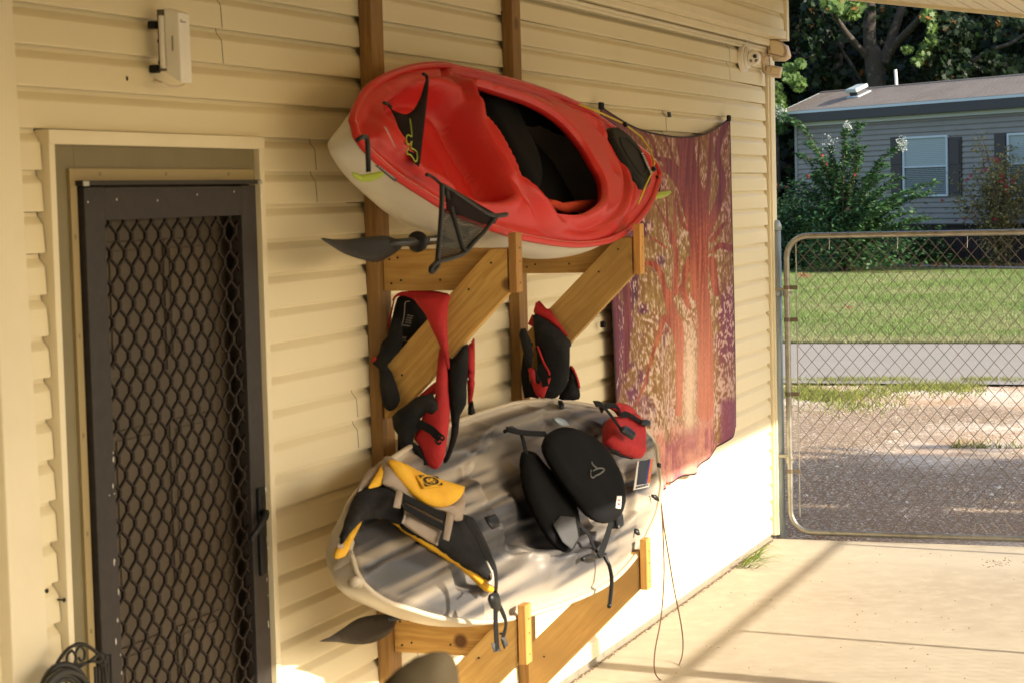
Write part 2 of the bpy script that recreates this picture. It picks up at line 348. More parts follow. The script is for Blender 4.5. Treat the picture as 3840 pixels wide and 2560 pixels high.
# ------------------------------------------------------------------ carport roof, posts, fence
RZ = lambda D: 3.25-.155*D
roof = thing('carport_roof', (6, -2, 3), 'cream ribbed carport roof edge overhead at the top right', 'roof')
XR = 12.28
n = 40; me = None
for i in range(n):
    D0 = 4.0*i/n+.002; D1 = 4.0*(i+1)/n-.002; z0, z1 = RZ(D0), RZ(D1); mb = MB()
    mb.add([(-3, -D0, z0+.0), (XR-.03, -D0, z0), (XR-.03, -D1+.006, z1+.0), (-3, -D1+.006, z1), (-3, -D1, z1+.014), (XR-.03, -D1, z1+.014)], [(0,1,2,3), (3,2,5,4)])
    mb.build('ceiling_plank', m_trim, roof)
mb = MB(); mb.add([(-3, 0, RZ(0)+.02), (XR, 0, RZ(0)+.02), (XR, -4, RZ(4)+.02), (-3, -4, RZ(4)+.02), (-3, 0, RZ(0)+.06), (XR, 0, RZ(0)+.06), (XR, -4, RZ(4)+.06), (-3, -4, RZ(4)+.06)], [(3,2,1,0),(4,5,6,7),(0,1,5,4),(1,2,6,5),(2,3,7,6),(3,0,4,7)]); mb.build('roof_deck', m_trim, roof)
mb = MB(); a = .0
for x0, x1, dz0, dz1 in ((XR-.03, XR, -.022, .07),):
    mb.add([(x0, 0, RZ(0)+dz0), (x1, 0, RZ(0)+dz0), (x1, -4, RZ(4)+dz0), (x0, -4, RZ(4)+dz0), (x0, 0, RZ(0)+dz1), (x1, 0, RZ(0)+dz1), (x1, -4, RZ(4)+dz1), (x0, -4, RZ(4)+dz1)], [(3,2,1,0),(4,5,6,7),(0,1,5,4),(1,2,6,5),(2,3,7,6),(3,0,4,7)])
mb.build('gable_fascia', m_trim, roof)
mb = MB(); mb.box(-3, XR, -4.03, -3.99, 2.63, 2.80); mb.build('eave_fascia', m_trim, roof)
tl = ['square white carport post far to the left of the fence', 'square white carport post opposite the door', 'square white carport post whose shadow crosses the slab', 'square white carport post at the far corner']
for i, x in enumerate((.2, 4.2, 8.22, 12.2)):
    mb = MB(); mb.box(x-.055, x+.055, -4.0, -3.89, 0, 2.64); tag(mb.build('carport_post', m_trim, None, bevel=.004), tl[i], 'post', 'posts holding up the carport roof')
def chain_link(name, x0, x1, z0, z1, axis, fixed, pw, ph, r, mat, parent, twist=False):
    mb = MB(); W_ = x1-x0; H_ = z1-z0; sl_ = ph/pw; n = int((W_+H_/sl_)/pw)+2
    def pt(u, z, o=0.): return (u, fixed+o, z) if axis == 'x' else (fixed+o, u, z)
    for sg in (1, -1):
        for i in range(-1, n):
            # line z = z0 + sg*sl*(u-u0)
            u0 = x0+i*pw if sg < 0 else x0-H_/sl_+i*pw
            if sg > 0: ua, ub = max(x0, u0), min(x1, u0+H_/sl_); za, zb = z0+sl_*(ua-u0), z0+sl_*(ub-u0)
            else: ua, ub = max(x0, u0-0), min(x1, u0+H_/sl_); za, zb = z1-sl_*(ua-u0), z1-sl_*(ub-u0)
            if ub-ua < .005: continue
            if twist:
                m = max(1, int(round((ub-ua)/(pw/2)*2))); pts = []
                for q in range(m+1):
                    f = q/m; u = ua+(ub-ua)*f; z = za+(zb-za)*f
                    ph_ = (u-x0)/pw*2*math.pi*1.0
                    pts.append(pt(u+mnoise.noise(Vector((u*3, z*3, 1)))*.004, z+mnoise.noise(Vector((u*3, z*3, 7)))*.004, math.cos((u-x0)/(pw/2)*math.pi)*sg*r*.8))
                mb.tube(pts, r, 4)
            else: mb.tube([pt(ua, za), pt(ub, zb)], r, 3)
    return tag(mb.build(name, mat, parent), kind='stuff')
fence = thing('chain_link_fence', (6, -4.12, 0), 'chain-link fence along the open side of the carport', 'fence')
mb = MB(); mb.tube([(-2, -4.12, 1.80), (12.2, -4.12, 1.80)], .02, 8); mb.build('top_rail', m_gal, fence, True)
for x in (.2, 2.4, 4.4, 6.75, 9.10, 11.6):
    mb = MB(); mb.tube([(x, -4.12, 0), (x, -4.12, 1.8)], .017, 8); mb.build('fence_post', m_gal, fence, True)
chain_link('wire_mesh', 4.5, 11.1, .03, 1.79, 'x', -4.14, .08, .095, .0016, m_wire, fence)
# ------------------------------------------------------------------ gate
GX = 12.25; gate = thing('chain_link_gate', (GX, -2, 0), 'tall chain-link gate with a rounded pipe frame beside the house corner', 'gate')
D0, D1, GZ0, GZ1, rad = .095, 3.85, .035, 1.793, .13
def rr_path(D0, D1, z0, z1, rad):
    P = []
    for (cx, cz, a0) in ((D0+rad, z1-rad, 90), (D0+rad, z0+rad, 180), (D1-rad, z0+rad, 270), (D1-rad, z1-rad, 0)):
        for k in range(9): a = math.radians(a0+k*90/8); P.append((GX, -(cx+rad*math.cos(a)), cz+rad*math.sin(a)))
    return P
mb = MB(); mb.tube(rr_path(D0, D1, GZ0, GZ1, rad), .0175, 12, True); mb.build('pipe_frame', m_gal, gate, True)
chain_link('wire_mesh', -3.78, -.15, GZ0+.03, GZ1-.03, 'y', GX+.012, .0815, .095, .0017, m_wire, gate, True)
mb = MB(); mb.tube([(GX+.005, -.151, GZ0+.09), (GX+.005, -.151, GZ1-.03)], .004, 6); mb.build('tension_bar', m_gal, gate)
for z in (1.49, 1.33-.03, .86, .40):
    mb = MB(); mb.box(GX-.006, GX+.006, -.158, -.09, z-.012, z+.012); mb.tube([(GX, -.095, z-.012), (GX, -.095, z+.012)], .0215, 12); mb.build('tension_band', m_wire, gate)
for z in (1.46, .47):
    mb = MB(); mb.tube([(GX, -.095, z-.02), (GX, -.095, z+.02)], .025, 12); mb.box(GX-.016, GX+.016, -.09, -.02, z+.012, z+.03); mb.tube([(GX-.02, -.115, z), (GX+.02, -.115, z)], .007, 6); mb.build('hinge', m_gal, gate)
for i in range(9):
    y = -.34-.40*i
    for z, sg in ((GZ1, -1), (GZ0, 1)):
        yy = y-(.03 if sg > 0 else 0); mb = MB(); c = [(GX+.02*math.cos(a), yy+sg*.012*a/6, z+.02*math.sin(a)) for a in np.linspace(0, 5.5, 9)]; c.append((GX, yy-.01, z+sg*.085)); mb.tube(c, .0016, 4); mb.build('tie_wire', m_gal, gate)
gp = thing('gate_post', (GX+.02, -.03, 0), 'painted grey steel gate post against the house corner', 'post')
mb = MB(); mb.tube([(GX+.02, -.032, -.05), (GX+.02, -.032, 1.87)], .027, 14); mb.build('post_pipe', m_galb, gp, True)
mb = MB(); mb.tube([(GX+.02, -.032, .60), (GX+.02, -.032, .605)], .0285, 14); mb.build('post_joint', m_galb, gp, True); mb = MB(); mb.tube([(GX+.02, -.032, 1.83), (GX+.02, -.032, 1.86), (GX+.02, -.032, 1.885), (GX+.02, -.032, 1.89)], [.031, .031, .02, .004], 14); mb.build('post_cap', m_galb, gp, True); mb = MB(); mb.tube([(GX+.02, -.032, 1.44), (GX+.02, -.032, 1.48)], .031, 14); mb.build('post_collar', m_galb, gp, True)
# ------------------------------------------------------------------ slab
m_slab = M('warm_concrete', (.43,.375,.285), .85, noise=[(.8, (.36,.30,.22), .38, .72), (9, (.48,.42,.32), .45, .8), (3, (.33,.26,.18), .60, .85), (60, (.30,.24,.175), .60, .85)], bump=(140, .25, .002))
mb = MB(); xs = np.linspace(-4, 12.19, 30); 
mb.box(2.4, 12.20, -6, .05, -.12, 0.0)  # starts ahead of the camera so less light bounces onto the near wall
slab = tag(mb.build('carport_slab', m_slab), kind='structure')
# stain where the wall meets the slab
# ------------------------------------------------------------------ flat outlines to soft or moulded shapes
def sdf(P, poly):
    """signed distance (inside positive) of points P (n,2) to closed polygon"""
    P = np.asarray(P, float); poly = np.asarray(poly, float); d = np.full(len(P), 1e9); ins = np.zeros(len(P), bool)
    for i in range(len(poly)):
        a = poly[i]; b = poly[(i+1) % len(poly)]; ab = b-a; t = np.clip(((P-a)@ab)/(ab@ab+1e-12), 0, 1)
        d = np.minimum(d, np.linalg.norm(P-a-t[:, None]*ab, axis=1))
        c = ((a[1] > P[:, 1]) != (b[1] > P[:, 1])); 
        with np.errstate(divide='ignore', invalid='ignore'):
            xx = (b[0]-a[0])*(P[:, 1]-a[1])/(b[1]-a[1]+1e-15)+a[0]
        ins ^= c & (P[:, 0] < xx)
    return np.where(ins, d, -d)
def ss(x, a, b): t = np.clip((x-a)/(b-a), 0, 1); return t*t*(3-2*t)
def spline(pts, n=6, closed=True):
    pts = np.asarray(pts, float); m = len(pts); out = []
    rng = range(m if closed else m-1)
    for i in rng:
        if closed: p0, p1, p2, p3 = pts[(i-1) % m], pts[i], pts[(i+1) % m], pts[(i+2) % m]
        else: p0, p1, p2, p3 = pts[max(i-1, 0)], pts[i], pts[i+1], pts[min(i+2, m-1)]
        for k in range(n):
            t = k/n; out.append(.5*((2*p1)+(-p0+p2)*t+(2*p0-5*p1+4*p2-p3)*t*t+(-p0+3*p1-3*p2+p3)*t**3))
    if not closed: out.append(pts[-1])
    return np.array(out)
def tri2d(poly, sp, holes=()):
    poly = np.asarray(poly); loops = [poly]+[np.asarray(h) for h in holes]
    v = []; e = []
    for lp in loops:
        o = len(v); v += [Vector((float(p[0]), float(p[1]))) for p in lp]; e += [(o+i, o+(i+1) % len(lp)) for i in range(len(lp))]
    x0, y0 = poly.min(0); x1, y1 = poly.max(0); g = []
    ny = int((y1-y0)/(sp*.87))+1; nx = int((x1-x0)/sp)+1
    for j in range(ny):
        for i in range(nx): g.append((x0+(i+.5*(j % 2))*sp, y0+(j+.5)*sp*.87))
    g = np.array(g); keep = sdf(g, poly) > sp*.45
    for h in holes: keep &= sdf(g, h) < -sp*.45
    g = g[keep]; v += [Vector((float(a), float(b))) for a, b in g]
    r = delaunay_2d_cdt(v, e, [], 0, 1e-7)
    P = np.array([[p[0], p[1]] for p in r[0]]); T = [tuple(f) for f in r[2]]
    T3 = []
    for f in T:
        for k in range(1, len(f)-1): T3.append((f[0], f[k], f[k+1]))
    T3 = np.array(T3); c = P[T3].mean(1); keep = sdf(c, poly) > 0
    for h in holes: keep &= sdf(c, h) < 0
    return P, T3[keep]
def nz(P, sc, seed=0.):
    return np.array([mnoise.noise(Vector((p[0]*sc[0], p[1]*sc[1], seed))) for p in P])
def pillow(name, poly, fr, thick, mat, parent=None, sp=.02, wr=.0, h0=0., soft=None, smooth_poly=0, wsc=(9, 9), bend=None, attr=None, flat=False):
    """soft cushion with outline poly (2D in frame fr); thick = full thickness; front faces fr.n"""
    poly = np.asarray(poly, float)
    if smooth_poly: poly = spline(poly, smooth_poly)
    P, T = tri2d(poly, sp); d = np.maximum(sdf(P, poly), 0); soft = soft or thick*.9
    prof = np.sqrt(np.clip(1-(1-np.clip(d/soft, 0, 1))**2, 0, 1))
    w_ = nz(P, wsc, hash(name) % 97*.37)*wr*prof
    hf = h0+thick/2*(.15+.85*prof)*(1. if not flat else 1)+w_; hb = h0-thick/2*(.15+.85*prof)
    if bend is not None: bb = bend(P); hf = hf+bb; hb = hb+bb
    n = len(P); V = np.concatenate([fr.O+P[:, :1]*fr.e1+P[:, 1:]*fr.e2+hf[:, None]*fr.n, fr.O+P[:, :1]*fr.e1+P[:, 1:]*fr.e2+hb[:, None]*fr.n])
    # boundary
    from collections import Counter
    ed = Counter(); 
    for t in T:
        for a, b in ((t[0], t[1]), (t[1], t[2]), (t[2], t[0])): ed[(min(a, b), max(a, b))] += 1
    F = [tuple(int(i) for i in t) for t in T]+[tuple(int(i)+n for i in t[::-1]) for t in T]
    F += [(int(a), int(b), int(b)+n, int(a)+n) for (a, b), c in ed.items() if c == 1]
    me = bpy.data.meshes.new(name); me.from_pydata([tuple(map(float, v)) for v in V], [], F); me.materials.append(mat)
    bm = bmesh.new(); bm.from_mesh(me); bmesh.ops.recalc_face_normals(bm, faces=bm.faces); bm.to_mesh(me); bm.free()
    me.polygons.foreach_set('use_smooth', [True]*len(me.polygons))
    if attr is not None:
        ca = me.color_attributes.new('Col', 'FLOAT_COLOR', 'POINT'); c = attr(P); c = np.concatenate([c, c]); c4 = np.ones((len(c), 4), np.float32); c4[:, :3] = c; ca.data.foreach_set('color', c4.ravel())
    return link(name, me, parent)
def unp(fr, pts, h=0.): return np.array([fr.un(p, h) for p in pts])
def onf(fr, pts, h=0.):                      # V points to 3D on the frame lifted by h
    f = fr.lift(h) if h else fr
    return [f.P(*f.un(p)) for p in pts]
DW = lambda D: Frame((0, -D, 0), (1, 0, 0), (0, 0, 1))      # plane parallel to the wall
XW = lambda x: Frame((x, 0, 0), (0, -1, 0), (0, 0, 1))      # plane square to the wall
# ------------------------------------------------------------------ timber rack
def rack(x, label, px0, px1):
    t = thing('kayak_rack', (x+.05, 0, 0), label, 'rack', 'timber kayak rack frames on the siding')
    mb = MB(); mb.box(px0, px1, -.045, -.001, 0, 3.0 if x < 7 else 2.93); mb.build('post', m_wz, t, bevel=.003)
    scr = MB()
    for i, (za, st) in enumerate(((1.906, (1.762, 1.955)), (.692, (.545, .742)))):
        a0, a1 = x+.018, x+.056; De = .505 if x < 7 else .522
        # arm: cut away where the brace meets it
        arm = [(0, 0)]
        mb = MB(); mb.prism([(a0, -.047, za-.137), (a0, -De+.005, za-.137), (a0, -De+.005, za), (a0, -.047, za)], (.036, 0, 0)); mb.build('arm', m_wy, t, bevel=.002)
        b0 = a0-.0385; zt = za-.002; wd_ = .195
        L = De-.005; x_ = b0
        mb = MB(); mb.prism([(x_, -.052, zt-.555), (x_, -.052, zt-.391), (x_, -(L-.057), zt), (x_, -L, zt), (x_, -L, zt-.145), (x_, -.09, zt-.145-(L-.09))], (.0375, 0, 0)); mb.build('brace', m_wd, t, bevel=.002)
        mb = MB(); mb.box(b0-.002, b0+.055, -De-.028, -De-.001, st[0], st[1]); mb.build('stop', m_wz2, t, bevel=.002)
        for (D, z) in ((De-.06, zt-.045), (De-.14, zt-.13), (.12, zt-L+.09), (.16, zt-L-.02)):
            scr.disc((b0-.0005, -D, z), (0, .004, 0), (0, 0, .004), (-.001, 0, 0), 8)
        for (D, z) in ((.07, zt-.03), (.075, zt-.11), (.10, zt-.025), (.11, zt-.10), (.26, zt-.03), (.25, zt-.10)):
            if D < L-.2: scr.disc((a0-.0005, -D, z), (0, .004, 0), (0, 0, .004), (-.001, 0, 0), 8)
        for z in (st[0]+.03, st[0]+.1, st[1]-.05): scr.disc((b0+.03, -De-.0285, z), (.003, 0, 0), (0, 0, .003), (0, -.001, 0), 8)
    tag(scr.build('screw_head', m_black, t), kind='stuff')
    return t
rack(6.41, 'nearer pine rack frame holding the left ends of both kayaks, beside the door', 6.39, 6.493)
rack(7.745, 'farther pine rack frame holding the right ends of both kayaks, beside the tapestry', 7.75, 7.845)
# ------------------------------------------------------------------ kayaks
C60, S60 = .5, .8660254
c2 = crop(1200, 150, 1.68); c3 = crop(1150, 1050, 1.622); c4 = crop(1000, 1680, 1.47)
c6z = crop(2000, 1460, 3.92); c7 = crop(1700, 1700, 2.94)
def resamp(P, n):
    d = np.r_[0, np.cumsum(np.linalg.norm(np.diff(P, axis=0), axis=1))]; s = np.linspace(0, d[-1], n)
    return np.c_[np.interp(s, d, P[:, 0]), np.interp(s, d, P[:, 1])]
def make_deck(name, fr, outline, holes, hfun, mat, parent, sp=.014, attr=None):
    P, T = tri2d(outline, sp, holes); h = hfun(P)
    V = fr.O+P[:, :1]*fr.e1+P[:, 1:]*fr.e2+h[:, None]*fr.n
    o = np_mesh(name, V, T, mat, None, True, attr(P) if attr else None)
    bm = bmesh.new(); bm.from_mesh(o.data); bmesh.ops.recalc_face_normals(bm, faces=bm.faces); bm.to_mesh(o.data); bm.free()
    o.parent = parent; o.matrix_parent_inverse = Matrix.Translation(-Vector(parent.location)); return o
def make_hull(name, fr, bot, top, depth, mat, parent, ns=110, nv=34, h0=-.012, tipd=.5, keel=None):
    B = resamp(bot, ns); Tt = resamp(top, ns); V = []; F = []
    for i in range(ns):
        s = i/(ns-1); e = math.sin(math.pi*min(max(s, .0), 1)); dm = depth*(tipd+(1-tipd)*min(1, e*1.6)**.8)
        if i in (0, ns-1): dm *= .99
        for j in range(nv):
            q = math.pi*j/(nv-1); b = -math.cos(q); bb = np.sign(b)*abs(b)**.8
            c = (B[i]+Tt[i])/2; hw = (Tt[i]-B[i])/2; p = c+hw*bb*.995
            pw = .55+.95*(1-float(ss(np.array(s), .05, .50)))+.8*float(ss(np.array(s), .82, 1.)); dd = math.sin(q)**pw; dd = dd*(1-.03*math.cos(6*b))
            k = 1.0
            if keel: k = keel(s, b)
            # near the tips the section narrows so that the stem stays a stem
            V.append(fr.P(p[0]+(0), p[1], h0-dm*dd*k))
    for i in range(ns-1):
        for j in range(nv-1): F.append((i*nv+j, (i+1)*nv+j, (i+1)*nv+j+1, i*nv+j+1))
    F = np.array(F); o = np_mesh(name, np.array(V), F, mat, None, True)
    o.parent = parent; o.matrix_parent_inverse = Matrix.Translation(-Vector(parent.location)); return o
m_red = M('red_polyethylene', (.56,.018,.014), .42, noise=[(3, (.47,.014,.012), .4, .7), (11, (.52,.05,.035), .62, .85), (90, (.60,.10,.07), .68, .85)], bump=(60, .06, .002), spec=.45)
m_hullw = M('pale_hull_plastic', (.68,.64,.55), .42, noise=[(2.2, (.50,.48,.42), .5, .75), (14, (.6,.55,.45), .6, .85)], bump=(50, .06, .002), stretch=(.4,1,1))
m_hullt = M('tan_hull_plastic', (.56,.48,.36), .42, noise=[(2.2, (.48,.41,.31), .45, .75)], bump=(50, .06, .002), stretch=(.4,1,1))
m_camo = M('camo_deck_plastic', (.5,.42,.32), .45, attr=True, bump=(60, .06, .002))
m_pad = M('black_seat_foam', (.006,.006,.0065), .9, spec=.12, bump=(700, .3, .001))
m_padg = M('charcoal_seat_foam', (.05,.05,.052), .8, bump=(500, .4, .001))
m_lime = M('lime_handle_plastic', (.42,.52,.05), .4, trans=.25)
m_cockshade = M('cockpit_shade_black', (.004,.004,.004), .95, spec=.1)
m_silver = M('silver_print', (.42,.42,.42), .4)
m_limeline = M('lime_cord_print', (.35,.45,.05), .6)
# ---- red kayak
KR = Frame((0, -.5, 1.95), (1, 0, 0), (0, C60, S60))
kr = thing('red_kayak', (7.1, -.35, 2.1), 'red sit-inside kayak with a white hull on the upper rack arms', 'kayak')
botV = c2([(215,545),(235,620),(300,700),(380,775),(480,860),(650,970),(850,1090),(1100,1190),(1250,1235),(1400,1265),(1550,1285),(1650,1288),(1750,1278),(1850,1250),(1960,1180),(2060,1060),(2110,960),(2142,850)])
topV = c2([(215,545),(215,480),(240,420),(290,330),(350,270),(430,225),(520,190),(620,165),(720,155),(800,157),(860,172),(1000,200),(1160,240),(1280,272),(1430,320),(1560,372),(1680,430),(1780,500),(1900,590),(2000,670),(2080,735),(2130,800),(2142,850)])
bR = spline(unp(KR, botV, -.026), 5, False); tR = spline(unp(KR, topV, -.020), 5, False); tR[0] = bR[0]; tR[-1] = bR[-1]
outR = np.concatenate([bR, tR[::-1][1:-1]])
cockR = spline(unp(KR, c2([(975,290),(1060,300),(1150,330),(1290,375),(1400,425),(1500,490),(1580,565),(1660,665),(1720,770),(1770,860),(1785,950),(1770,1015),(1700,1070),(1640,1088),(1560,1080),(1490,1055),(1410,1005),(1350,940),(1280,830),(1180,670),(1080,510),(1010,390)]), .048), 5)
ringR = spline(unp(KR, c2([(885,235),(1000,228),(1200,272),(1450,355),(1640,480),(1780,650),(1880,830),(1900,950),(1875,1060),(1800,1130),(1680,1170),(1560,1160),(1430,1110),(1300,1000),(1180,850),(1050,650),(940,440)])), 4)
wellR = spline(unp(KR, c2([(395,470),(420,390),(500,320),(590,262),(700,262),(800,320),(890,420),(1000,590),(1110,790),(1180,950),(1180,1005),(1120,1030),(1000,1015),(870,950),(740,860),(620,790),(520,680),(440,570)])), 4)
recR = spline(unp(KR, c2([(1760,540),(1850,540),(1960,620),(2040,740),(2090,860),(2080,960),(2010,980),(1930,880),(1850,760),(1780,640)])), 4)
def hR(P):
    dO = sdf(P, outR); dC = sdf(P, cockR); dG = sdf(P, ringR); dW = sdf(P, wellR); dH = sdf(P, recR)
    h = -.028+.05*ss(dO, 0, .12)                                   # rolled edge, crown
    h += -.012*np.exp(-((dO-.045)/.012)**2)
    h += .030*np.exp(-((dC+.018)/.018)**2)+.008*ss(dC, -.10, -.02)  # coaming lip
    h += -.024*np.exp(-((dG+.004)/.011)**2)+.010*np.exp(-((dG+.034)/.014)**2)
    h += -.014*np.exp(-((dG+.066)/.009)**2)
    h += -.13*ss(dW, -.004, .032)-.02*ss(dW, .05, .14)+.012*np.exp(-((dW+.022)/.014)**2)
    h += -.018*ss(dH, 0, .02)
    for (x, y), r_ in gro: 
        q = np.hypot(P[:, 0]-x, P[:, 1]-y); h += r_*np.exp(-(q/.03)**2)
    h += nz(P, (2, 3), 2.2)*.002
    return h
gro = [(tuple(KR.un(v)), -.014) for v in c2([(320, 545), (345, 640), (1000, 290), (1720, 560), (1830, 830), (1410, 375), (500, 320), (880, 965), (1200, 1190)])]
make_deck('deck', KR, outR, [cockR], hR, m_red, kr, .0105)
keelR = lambda s, b: 1-.35*ss(np.array(s), .0, 1.)*0
make_hull('hull', KR, bR, tR, .27, m_hullw, kr, tipd=.36)
mb = MB(); mb.tube([KR.P(a, b, -.026) for a, b in resamp(np.r_[outR, outR[:1]], 160)[:-1]], .013, 8, True); mb.build('gunwale', m_red, kr, True)
# coaming inner wall
mb = MB(); cR = resamp(np.r_[cockR, cockR[:1]], 100)[:-1]; n = len(cR); cc = cR.mean(0)
vs = []
for (h, sc) in ((.052, 1.0), (.040, .998), (.022, 1.015), (.016, 1.05)):
    hh = hR(cR)-(.052-h)*.8
    vs += [KR.P(*(cc+(p-cc)*sc), float(q)) for p, q in zip(cR, hh)]
mb.add(vs, [(l*n+i, l*n+(i+1) % n, (l+1)*n+(i+1) % n, (l+1)*n+i) for l in range(3) for i in range(n)]); mb.build('coaming', m_red, kr, True)
big = np.array([cc+(p-cc)*1.22 for p in cR]); pillow('cockpit_shade', big, KR, .02, m_cockshade, kr, .05, h0=-.12)  # near-black sheet standing in for the shade inside the cockpit
pillow('seat_back', unp(KR, c2([(1000,350),(1040,322),(1100,325),(1160,370),(1220,450),(1290,590),(1350,720),(1385,850),(1382,920),(1350,950),(1280,880),(1180,720),(1080,530),(1010,410)]), -.06), KR, .06, m_pad, kr, .02, .004, h0=-.06, smooth_poly=3)
pillow('seat_cushion', unp(KR, c2([(1190,420),(1235,392),(1330,412),(1420,450),(1500,520),(1560,590),(1540,605),(1470,570),(1400,540),(1330,545),(1260,515),(1200,465)]), -.10), KR, .05, m_pad, kr, .02, .004, h0=-.10, smooth_poly=3)
hp = unp(KR, c2([(1800,572),(1840,560),(1890,590),(1960,660),(2010,730),(2045,800),(2065,870),(2060,920),(2040,945),(2000,930),(1940,850),(1880,760),(1820,650)]), .01)
hb_ = pillow('hatch', hp, KR, .045, M('hatch_plastic', (.010,.010,.010), .6, spec=.2), kr, .015, h0=.012, smooth_poly=3, soft=.012)
cH = hp.mean(0); mb = MB(); mb.tube([KR.P(*(cH+(p-cH)*.62), .036) for p in spline(hp, 3)], .004, 6, True); mb.build('hatch_ring', M('hatch_ring_plastic', (.02,.02,.019), .6, spec=.2), kr)
mb = MB(); mb.tube([KR.P(*KR.un(v), h) for v, h in zip(c2([(1605,425),(1700,480),(1790,535),(1860,575),(1960,650),(2020,740),(2050,810),(2045,860),(2010,940),(1985,1045)]), (.02,.035,.045,.05,.05,.05,.045,.04,.035,.015))], .0042, 6); mb.build('bungee_cord', M('yellow_bungee', (.55,.45,.03), .6), kr, True)
mb = MB()
for v in c2([(1855, 580), (2035, 858)]): mb.obox(KR.P(*KR.un(v), .055), KR.e1*.014, KR.e2*.010, KR.n*.008)
tag(mb.build('cord_clip', m_black, kr, bevel=.003), kind='stuff')
for i, (cv, hv) in enumerate(((c2([(235,632),(262,612),(292,612),(300,650),(303,740),(306,835)]), c2([(208,832),(250,850),(310,842),(370,832),(402,832),(380,868),(310,896),(250,888),(215,862)])), (c2([(2120,860),(2140,885),(2138,955)]), c2([(2098,992),(2128,962),(2204,952),(2190,982),(2130,1002)])))):
    fr = DW(.47 if i == 0 else .37); mb = MB(); mb.tube(onf(fr, cv), .0075 if i == 0 else .005, 6); hd = mb.build('handle_cord', m_black, kr, True)
    pillow('handle', unp(fr, hv), fr, .03, m_lime, kr, .012, smooth_poly=4)
# printed strips: unreadable silver names, dark panel on the hull
def strip(name, fr, quad, mat, matp, parent, rows, h=.004, hb=0., seed=1, lo=.6):
    Q = unp(fr, quad, hb+h); r = random.Random(seed); mb = MB()
    P = lambda s, t, hh: fr.P(*((Q[0]*(1-s)+Q[1]*s)*(1-t)+(Q[3]*(1-s)+Q[2]*s)*t), hb+hh)
    o = None
    if mat: mb.add([P(0,0,h), P(1,0,h), P(1,1,h), P(0,1,h), P(0,0,h-.004), P(1,0,h-.004), P(1,1,h-.004), P(0,1,h-.004)], [(0,1,2,3), (0,4,5,1), (1,5,6,2), (2,6,7,3), (3,7,4,0)]); o = mb.build(name, mat, parent)
    mb = MB()
    for (t0, t1, s0, s1) in rows:
        s = s0
        while s < s1:
            w_ = r.uniform(.03, .07)
            if s+w_ > s1: break
            mb.add([P(s, t0, h+.0012), P(s+w_, t0, h+.0012), P(s+w_, t1, h+.0012), P(s, t1, h+.0012)], [(0, 1, 2, 3)]); s += w_*r.uniform(1.25, 1.6)
    if mb.v: tag(mb.build('print' if mat else name, matp, o if o is not None else parent), kind='stuff')
    return o
frh = DW(.515)
strip('hull_badge', frh, c2([(352,792), (478,893), (488,880), (368,790)]), m_black, m_silver, kr, [(.3, .7, .06, .94)], seed=2, h=.03)
strip('deck_lettering', KR, c2([(398,545), (462,672), (478,682), (418,556)]), None, m_silver, kr, [(.1, .9, .0, 1.)], h=.03, seed=4)
strip('deck_lettering', KR, c2([(2022,715), (2088,862), (2100,852), (2036,712)]), None, m_silver, kr, [(.1, .9, .0, 1.)], h=.045, seed=6)
# mesh cover over the tank well, hanging net bag
m_mesh = M('black_mesh_cloth', (.014,.009,.009), .9, spec=.12)
pillow('mesh_cover', unp(KR, c2([(430,415),(455,440),(500,462),(545,470),(590,440),(630,370),(655,290),(668,250),(684,262),(680,330),(664,480),(650,600),(636,720),(622,800),(575,745),(530,650),(490,540),(462,470)]), .02), KR, .008, m_mesh, kr, .02, .006, h0=.02, smooth_poly=2)
def cords(name, fr, lists, r, mat, parent, h=0.):
    o = None
    for l in lists:
        mb = MB(); mb.tube([np.array(p) for p in spline(np.array(onf(fr, l, h)), 4, False)], r, 6); o = mb.build(name, mat, parent, True)
    return o
tag(cords('emblem_line', KR, [c2([(567,500),(575,560),(578,610),(560,600),(545,610),(545,650),(565,660),(578,640),(575,680),(590,690),(610,710),(612,755),(600,768),(585,745),(570,725),(550,720),(548,700),(560,680)])], .0022, m_limeline, kr, .032), kind='stuff')
cords('shock_cord', KR, [c2([(402,398),(425,402),(450,430)]), c2([(650,215),(670,225),(678,262)]), c2([(670,850),(700,858),(740,890),(775,925)])], .0055, m_black, kr, .03)
FN = DW(.56)
mnet = bpy.data.materials.new('net_fabric'); mnet.use_nodes = True; t_ = mnet.node_tree; N_ = t_.nodes; L_ = t_.links; b_ = N_['Principled BSDF']; b_.inputs['Base Color'].default_value = (.02,.02,.018,1); b_.inputs['Roughness'].default_value = .7
tc_ = N_.new('ShaderNodeTexCoord'); mp_ = N_.new('ShaderNodeMapping'); mp_.inputs['Rotation'].default_value = (0, math.radians(40), 0); L_.new(tc_.outputs['Object'], mp_.inputs[0])
vs_ = N_.new('ShaderNodeTexChecker'); vs_.inputs['Scale'].default_value = 190; L_.new(mp_.outputs[0], vs_.inputs[0])
tb_ = N_.new('ShaderNodeBsdfTransparent'); mx_ = N_.new('ShaderNodeMixShader'); L_.new(b_.outputs[0], mx_.inputs[1]); L_.new(tb_.outputs[0], mx_.inputs[2])
mr_ = N_.new('ShaderNodeMath'); mr_.operation = 'MULTIPLY'; mr_.inputs[1].default_value = .75; L_.new(vs_.outputs[1], mr_.inputs[0]); L_.new(mr_.outputs[0], mx_.inputs[0]); L_.new(mx_.outputs[0], N_['Material Output'].inputs[0])
nb = thing('net_bag', atD(c2([(830, 1200)])[0], .56), 'black net bag hanging from the lower gunwale of the red kayak', 'bag')
pillow('net_panel', unp(FN, c2([(772,1060),(870,1100),(1000,1140),(1040,1170),(980,1240),(915,1320),(900,1345),(740,1392),(752,1200)])), FN, .02, mnet, nb, .03, .006)
